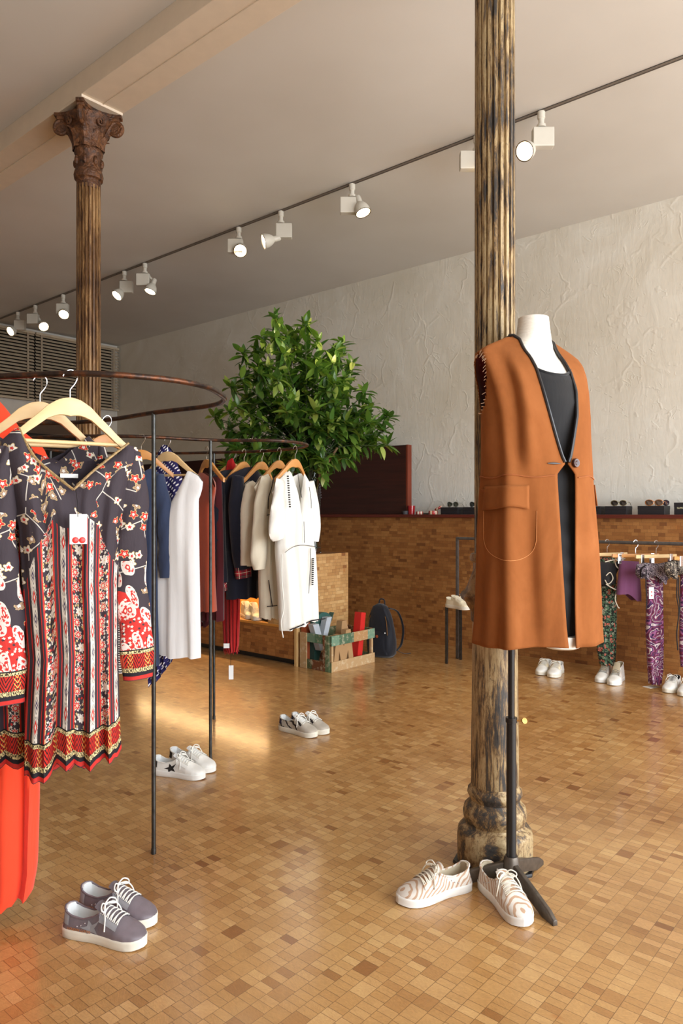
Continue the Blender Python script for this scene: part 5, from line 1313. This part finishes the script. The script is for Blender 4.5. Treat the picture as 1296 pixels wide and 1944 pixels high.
for i in range(13):
    t = i/12; z = 0.03+0.20*t; w = 0.10*(1-0.15*t)
    rows.append([(w*math.cos(a), -0.075-0.035*math.sin(a)*(math.sin(math.pi*(0.15+t*0.75)))+0.012*t, z) for a in [math.pi*k/16 for k in range(17)]])
mk('front_pocket', MB().grid(rows), M_bag, rk, sharp=70)
mk('zip', MB().tube(catmull([(-0.10, -0.075, 0.20), (-0.085, -0.07, 0.33), (-0.03, -0.06, 0.43), (0.03, -0.06, 0.43), (0.085, -0.07, 0.33), (0.10, -0.075, 0.2)], 6), 0.0025, 6), M_brass, rk)
for sg in (-1, 1):
    mk('strap', MB().tube(catmull([(sg*0.05, 0.03, 0.42), (sg*0.09, 0.12, 0.38), (sg*0.12, 0.16, 0.24), (sg*0.12, 0.13, 0.10), (sg*0.11, 0.06, 0.05)], 6), 0.017, 8, flat=0.35), M_bag, rk)
    mk('strap_end', MB().tube(catmull([(sg*0.11, 0.07, 0.05), (sg*0.14, 0.14, 0.015), (sg*0.16, 0.22, 0.008)], 5), 0.008, 6, flat=0.3), M_bag, rk)
mk('grab_loop', MB().tube(catmull([(-0.03, 0.0, 0.45), (-0.02, 0.0, 0.495), (0.02, 0.0, 0.495), (0.03, 0.0, 0.45)], 6), 0.006, 6), M_bag, rk)
mk('badge', MB().lathe([(0, 0.002), (0.013, 0.002), (0.013, 0)], 16, M=Matrix.Translation((0.02, -0.115, 0.19)) @ Matrix.Rotation(math.pi/2, 4, 'X')), M_rustp, rk)
mk('stud', MB().ball((0.085, -0.09, 0.22), 0.006, 10, 6), M_card, rk)
# ---------------------------------------------------------------- things on the ledge
ZL = 1.2425
def ledge(px, t):      # point of the ledge seen in a photo column
    d = (px-648)/F; Y = t/(0.65*d+0.76); return Vector((d*Y, Y, ZL))
M_box = plain('black_card_box', c(32, 30, 34), 0.45, var=0.06)
def gbox(px0, t, length, depth, h, label, grp='black spectacle boxes on the ledge'):
    p = ledge(px0, t); q = p+Vector((0.76, -0.65, 0))*length*0.5+Vector((0.65, 0.76, 0))*depth*0.5
    r = thing('display_box', label, 'box', q, RA, grp)
    mk('box_base', MB().box((-length/2, -depth/2, 0), (length/2, depth/2, h*0.6)), M_box, r, smooth=False, bevel=0.0015)
    mk('lid', MB().box((-length/2-0.001, -depth/2-0.001, h*0.6), (length/2+0.001, depth/2+0.001, h)), M_box, r, smooth=False, bevel=0.0015)
    return r, q
def glasses(q, h, lens_col, frame_col, w, hh, label, shape=0.0, yaw=0.0):
    Ml = Sh('tinted_lens', 0.08, spec=0.6).color(lens_col).mat; Mf = plain('spectacle_frame', frame_col, 0.25, 0.3, var=0.3, scale=120)
    r = thing('sunglasses', label, 'sunglasses', (q.x, q.y, q.z+h), RA+math.radians(yaw), 'sunglasses on black boxes')
    for sg in (-1, 1):
        rim = []
        for k in range(20):
            a = 2*math.pi*k/20; x = w*0.47*math.cos(a)*(1+0.1*math.sin(a)); z = hh*0.5*math.sin(a)*(1+shape*math.cos(a)*sg)
            rim.append(Vector((sg*w*0.53+x, 0.006*(x/w)**2*8, z+hh*0.5+0.003)))
        mk('rim', MB().tube(rim, 0.0026, 6, closed=True), Mf, r)
        m = MB(); m.add(rim, [tuple(range(20))]); mk('lens', m, Ml, r, smooth=False)
        mk('temple', MB().tube(catmull([(sg*w*0.98, 0.004, hh*0.75), (sg*w*0.98, 0.07, hh*0.7), (sg*w*0.95, 0.10, hh*0.35), (sg*w*0.92, 0.12, 0.004)], 5), 0.0022, 6), Mf, r)
    mk('bridge', MB().tube([(-w*0.12, 0, hh*0.72), (0, -0.002, hh*0.78), (w*0.12, 0, hh*0.72)], 0.0024, 6), Mf, r)
gb, q = gbox(836, 5.92, 0.19, 0.12, 0.068, 'black box under the aviator sunglasses, left of the iron column'); glasses(q, 0.068, c(62, 64, 56), c(150, 150, 140), 0.062, 0.048, 'aviator sunglasses left of the iron column, on the first box', 0.15)
gb, q = gbox(878, 5.92, 0.19, 0.12, 0.068, 'black box half hidden by the left side of the iron column'); glasses(q, 0.068, c(44, 48, 46), c(130, 130, 126), 0.06, 0.046, 'dark sunglasses half hidden by the iron column', 0.15)
gb, q = gbox(1098, 5.92, 0.18, 0.12, 0.068, 'black box peeping out just right of the suede coat')
gb, q = gbox(1148, 5.92, 0.17, 0.14, 0.068, 'black box carrying the olive framed sunglasses'); glasses(q, 0.068, c(46, 40, 36), c(140, 128, 92), 0.066, 0.044, 'olive framed sunglasses right of the coat')
gb, q = gbox(1210, 5.92, 0.20, 0.15, 0.068, 'black box carrying the amber framed sunglasses'); glasses(q, 0.068, c(92, 74, 62), c(196, 120, 52), 0.070, 0.046, 'amber tortoiseshell sunglasses towards the right edge')
q2 = q+Vector((0.09, 0.05, 0)); glasses(q2, 0.068, c(70, 52, 62), c(40, 34, 34), 0.05, 0.044, 'black framed sunglasses behind the amber pair', yaw=20)
gb, q = gbox(1279, 5.92, 0.20, 0.10, 0.092, 'taller black box with pale lettering at the right edge')
mt = plain('cream_print', c(226, 218, 176), 0.6); to = text('box_lettering', 'SUPER', 0.019, 0.0004, mt, gb); to.matrix_local = Matrix.Translation((-0.078, -0.0525, 0.044)) @ Matrix.Rotation(math.pi/2, 4, 'X')
p = ledge(769, 5.885); r = thing('cup', 'small dark grey cup on the ledge in front of the mahogany panel', 'cup', p, 0)
mk('cup_body', MB().lathe([(0.0, 0.0), (0.026, 0.0), (0.034, 0.034), (0.031, 0.034), (0.023, 0.004), (0.0, 0.004)], 24), plain('grey_enamel', c(66, 66, 70), 0.4), r)
p = ledge(780.5, 5.92); M_rglass = Sh('red_glass', 0.12, spec=0.7).color(c(150, 20, 26)).mat
r = thing('candle_glass', 'deep red glass tumbler at the end of the mahogany panel', 'glass', p, 0); mk('glass_body', MB().lathe([(0.0, 0.0), (0.033, 0.0), (0.038, 0.085), (0.034, 0.085), (0.03, 0.01), (0.0, 0.01)], 24), M_rglass, r)
mk('wax', MB().lathe([(0.0, 0.05), (0.031, 0.05), (0.030, 0.012), (0.0, 0.012)], 20), M_redp, r)
def bm_mat(name, a, b_, f):
    sh = Sh(name, 0.3); x, y, z = sh.xyz(); an = sh.m('ARCTAN2', y, x); sh.color(sh.mix(((an*f).sin() > 0.2), a, b_)); return sh.mat
def bangle(px, t, rad, h, mat, label, tilt=0.0, zz=0.0, lab=None):
    p = ledge(px, t)+Vector((0, 0, zz)); r = thing('bangle', label, 'bangle', p, 0, 'bangles on the ledge')
    Mx = Matrix.Translation((0, 0, 0)) @ Matrix.Rotation(tilt, 4, 'Y')
    mk('band', MB().lathe([(rad, 0), (rad+0.003, h*0.5), (rad, h), (rad-0.004, h), (rad-0.003, h*0.5), (rad-0.004, 0), (rad, 0)], 32, M=Mx), mat, r)
M_b1 = bm_mat('red_and_white_enamel', c(222, 206, 186), c(170, 34, 28), 7); M_b2 = bm_mat('red_enamel', c(170, 30, 26), c(214, 190, 160), 5)
bangle(796, 5.93, 0.036, 0.028, M_b1, 'flat white bangle with red diamonds, right of the red glass')
bangle(822, 5.93, 0.044, 0.034, M_b2, 'red banded bangle with cream marks, beside the first black box')
bangle(833, 5.99, 0.036, 0.022, M_b2, 'small red bangle leaning up behind the others', tilt=-0.5, zz=0.05)
bangle(808, 5.97, 0.026, 0.012, plain('dark_green_enamel', c(38, 44, 36), 0.4), 'low dark bangle between the two bright ones')
# ---------------------------------------------------------------- low steel stand and low rail by the wall
st = W(3.12, 5.18); r = thing('display_stand', 'low steel stand left of the iron column, carrying cream sneakers', 'stand', (st.x, st.y, 0), RA)
mk('shelf', MB().box((-0.16, -0.02, 0.468), (0.16, 0.22, 0.476)), M_steel2, r, smooth=False)
for a, b_ in ((-0.15, -0.01), (0.15, -0.01), (0.15, 0.21), (-0.15, 0.21)): mk('leg', MB().box((a-0.010, b_-0.010, 0), (a+0.010, b_+0.010, 0.468)), M_steel2, r, smooth=False, bevel=0.002)
pair('sneaker', 'cream sneaker on the low steel stand, nearer one', 'cream sneaker on the low steel stand, further one', (M_creaml, M_creaml, M_cremesole, M_lacet), PZ(853, 6.00, 0.477), PZ(886, 5.82, 0.477), PZ(862, 6.14, 0.477), PZ(895, 5.96, 0.477), 'cream sneakers on the stand', bow=False)
ctr = W(2.0, 5.42); r = thing('clothes_rail', 'low straight dark steel clothes rail along the wood clad wall', 'clothes rack', (ctr.x, ctr.y, 0), RA)
ZB = 1.037
mk('top_bar', MB().tube([(-1.32, 0, ZB), (1.6, 0, ZB)], 0.0125, 12), M_steel, r)
for a in (-1.32, 1.6):
    mk('leg', MB().box((a-0.011, -0.011, 0), (a+0.011, 0.011, ZB+0.012)), M_steel, r, smooth=False, bevel=0.003)
def bar_Y(px): d = (px-648)/F; return 5.42/(0.65*d+0.76)
def cliphanger(px, label, half=0.19, z=ZB, yaw=0.0, mat=None):
    Y = bar_Y(px); r = thing('clip_hanger', label, 'hanger', ((px-648)*Y/F, Y, z), math.radians(yaw), 'wooden clip hangers on the low rail')
    mk('bar', MB().box((-half, -0.007, -0.105), (half, 0.007, -0.080)), mat or M_hang, r, smooth=False, bevel=0.003)
    hk = [(0, 0, -0.09), (0, 0, -0.04), (0.013, 0, -0.028), (0.020, 0, -0.010), (0.018, 0, 0.006), (0.006, 0, 0.019), (-0.008, 0, 0.018), (-0.018, 0, 0.006)]
    mk('hook', MB().tube(catmull(hk, 5), 0.0026, 7), M_chrome, r)
    for sg in (-0.7, 0.7): mk('clip', MB().box((sg*half-0.014, -0.012, -0.15), (sg*half+0.014, 0.012, -0.078)), M_chrome, r, smooth=False, bevel=0.003)
cliphanger(1152, 'pale clip hanger nearest the coat, holding the dark tops', yaw=22)
cliphanger(1206, 'orange toned clip hanger with the purple shorts, second from the coat', yaw=12, mat=M_hang2)
cliphanger(1245, 'pale clip hanger with the paisley cloth, third from the coat', yaw=22)
cliphanger(1318, 'orange toned clip hanger at the right edge of the low rail', yaw=22, mat=M_hang2)
def floral(name, ground, cols, sc):
    sh = Sh(name, 0.85, spec=0.2); u, v, _ = sh.xyz('UV'); p_, o_, c_, e_, ra = flower(sh, u, v, sc, 5, 0.42, 1.0, 0.9); p2, o2, c2, e2, rb_ = flower(sh, u+0.3, v, sc*2.2, 4, 0.4, 1.0, 0.9)
    col = sh.mix(p2, ground, sh.ramp(rb_, [(0, cols[0]), (0.5, cols[1])], 'CONSTANT')); col = sh.mix(p_, col, sh.ramp(ra, [(i/len(cols[1:]), q) for i, q in enumerate(cols[1:])], 'CONSTANT')); col = sh.mix(c_, col, cols[0]); sh.color(col); return sh.mat
def swirl(name, cols, sc):
    sh = Sh(name, 0.8, spec=0.25); u, v, _ = sh.xyz('UV'); n = sh.noise(sh.vec(u, v*0.7, 0), sc, 2, 0.5, 2.5); k = (n*9).fr()
    sh.color(sh.ramp(k, [(i/len(cols), q) for i, q in enumerate(cols)], 'CONSTANT')); return sh.mat
M_fgreen = floral('green_floral', c(38, 44, 38), [c(70, 96, 74), c(92, 120, 92), c(196, 96, 80), c(160, 160, 140)], 42)
M_pais = swirl('purple_paisley', [c(84, 48, 84), c(120, 52, 78), c(206, 190, 190), c(66, 40, 78), c(150, 90, 130), c(110, 40, 60)], 5)
M_paisb = swirl('black_paisley', [c(30, 28, 32), c(190, 178, 180), c(84, 66, 84), c(36, 30, 34), c(120, 104, 112)], 14)
M_plum = fabric('plum_wool', c(118, 70, 104), 0.9); M_blackc = fabric('black_cloth', c(30, 28, 30), 0.8)
pl = Plane(1152, bar_Y(1152)+0.03, 20)
garment('floral_trousers', 'long dark green floral trousers hanging right beside the coat', 'trousers', pl, M_fgreen,
    dict(sides=[(1262, 1140, 1164), (1235, 1134, 1167), (1180, 1134, 1168), (1100, 1138, 1168), (1058, 1138, 1166)], top=[(1138, 1058), (1166, 1058)], neck_f=None, b=0.04, folds=(4, 0.008), n=18, rows=34, seed=31))
pl = Plane(1158, bar_Y(1156)-0.07, 20)
bt = garment('black_bikini_top', 'black bikini top with cream straps, clipped beside the coat', 'bikini top', pl, M_blackc,
    dict(sides=[(1112, 1136, 1168), (1090, 1130, 1168), (1064, 1130, 1180)], top=[(1130, 1066), (1150, 1066), (1164, 1070), (1180, 1060)], neck_f=None, b=0.03, folds=(2, 0.006), n=16, rows=12, seed=32, hem=[(1136, 1108), (1150, 1114), (1168, 1104)]))
M_cord = plain('cream_cord', c(206, 196, 176), 0.8)
for pts in ([(1140, 1066), (1158, 1062), (1178, 1060)], [(1158, 1063), (1162, 1075), (1172, 1083)], [(1142, 1092), (1150, 1086), (1155, 1098), (1146, 1108), (1140, 1100)], [(1142, 1108), (1160, 1118), (1172, 1116)], [(1164, 1118), (1159, 1135), (1164, 1150), (1167, 1153)]):
    mk('strap', strip(pl, pts, 0.004, -0.045), M_cord, bt)
pl = Plane(1194, bar_Y(1194)-0.01, 12)
garment('purple_shorts', 'plain purple shorts clipped to the low rail', 'shorts', pl, M_plum,
    dict(sides=[(1134, 1172, 1216), (1128, 1170, 1216), (1100, 1173, 1214), (1064, 1176, 1213)], top=[(1176, 1064), (1213, 1066)], neck_f=None, b=0.04, folds=(2, 0.006), n=18, rows=18, seed=33, hem=[(1170, 1127), (1190, 1128), (1205, 1142), (1216, 1140)]))
pl = Plane(1244, bar_Y(1244)+0.02, 15)
pt = garment('paisley_trousers', 'long purple paisley trousers hanging almost to the floor', 'trousers', pl, M_pais,
    dict(sides=[(1298, 1233, 1251), (1270, 1230, 1256), (1200, 1226, 1258), (1120, 1228, 1257), (1080, 1226, 1256)], top=[(1226, 1072), (1256, 1072)], neck_f=None, b=0.04, folds=(4, 0.008), n=18, rows=34, seed=34))
pl = Plane(1236, bar_Y(1236)-0.09, 18)
pb = garment('paisley_bikini', 'black and white paisley bikini with ties over the purple trousers', 'bikini', pl, M_paisb,
    dict(sides=[(1102, 1215, 1266), (1090, 1206, 1270), (1070, 1208, 1268)], top=[(1206, 1072), (1225, 1068), (1250, 1070), (1270, 1066)], neck_f=None, b=0.035, folds=(6, 0.010), n=22, rows=14, seed=35, hem=[(1206, 1090), (1222, 1100), (1240, 1092), (1258, 1110), (1270, 1095)]))
mk('tie', MB().tube(catmull([at_front(pl, 1216, 1072, -0.05), at_front(pl, 1205, 1080, -0.06), at_front(pl, 1207, 1094, -0.05), at_front(pl, 1213, 1090, -0.05)], 5), 0.009, 6, flat=0.4), M_paisb, pb)
mk('tie', MB().tube(catmull([at_front(pl, 1217, 1080, -0.05), at_front(pl, 1215, 1110, -0.055), at_front(pl, 1218, 1135, -0.05), at_front(pl, 1217, 1155, -0.05)], 5), 0.005, 6, flat=0.4), M_paisb, pb)
tg = mk('swing_tag', card(pl, 1220, 1113, 1229, 1135, -0.06), M_card, pb, smooth=False)
for yy in (1122, 1129): mk('bead', MB().ball(at_front(pl, 1224.5, yy, -0.063), 0.006, 10, 6, (1, 0.4, 1)), M_redb, tg)
M_bstripe = swirl('black_cream_stripes', [c(34, 30, 30), c(190, 176, 156), c(44, 38, 38), c(52, 44, 44)], 18)
pl = Plane(1290, bar_Y(1290)-0.06, 18)
sb = garment('striped_bikini', 'black and cream bikini with long cords at the right edge', 'bikini', pl, M_bstripe,
    dict(sides=[(1100, 1268, 1312), (1085, 1262, 1312), (1066, 1262, 1312)], top=[(1262, 1068), (1280, 1062), (1312, 1064)], neck_f=None, b=0.035, folds=(6, 0.010), n=20, rows=12, seed=36, hem=[(1262, 1080), (1275, 1102), (1286, 1088), (1312, 1104)]))
for pts in ([(1279, 1095), (1278, 1130), (1282, 1160), (1278, 1200), (1280, 1233)], [(1282, 1095), (1281, 1120), (1284, 1150), (1281, 1172)]): mk('cord', strip(pl, pts, 0.004, -0.03), M_blackc, sb)
pl = Plane(1305, bar_Y(1305)+0.03, 18)
garment('dark_print_trousers', 'dark patterned trousers cut off by the right edge', 'trousers', pl, M_pais,
    dict(sides=[(1265, 1293, 1330), (1230, 1290, 1330), (1100, 1292, 1330), (1080, 1292, 1330)], top=[(1292, 1078), (1330, 1078)], neck_f=None, b=0.04, folds=(4, 0.008), n=16, rows=24, seed=37))
g = G(1236, 1304); tag(mk('floor_tag', MB().box((-0.035, -0.05, 0.0), (0.035, 0.05, 0.0015)), M_card, loc=g, rz=-1.1, smooth=False), 'small white card lying on the floor under the paisley trousers', 'card')
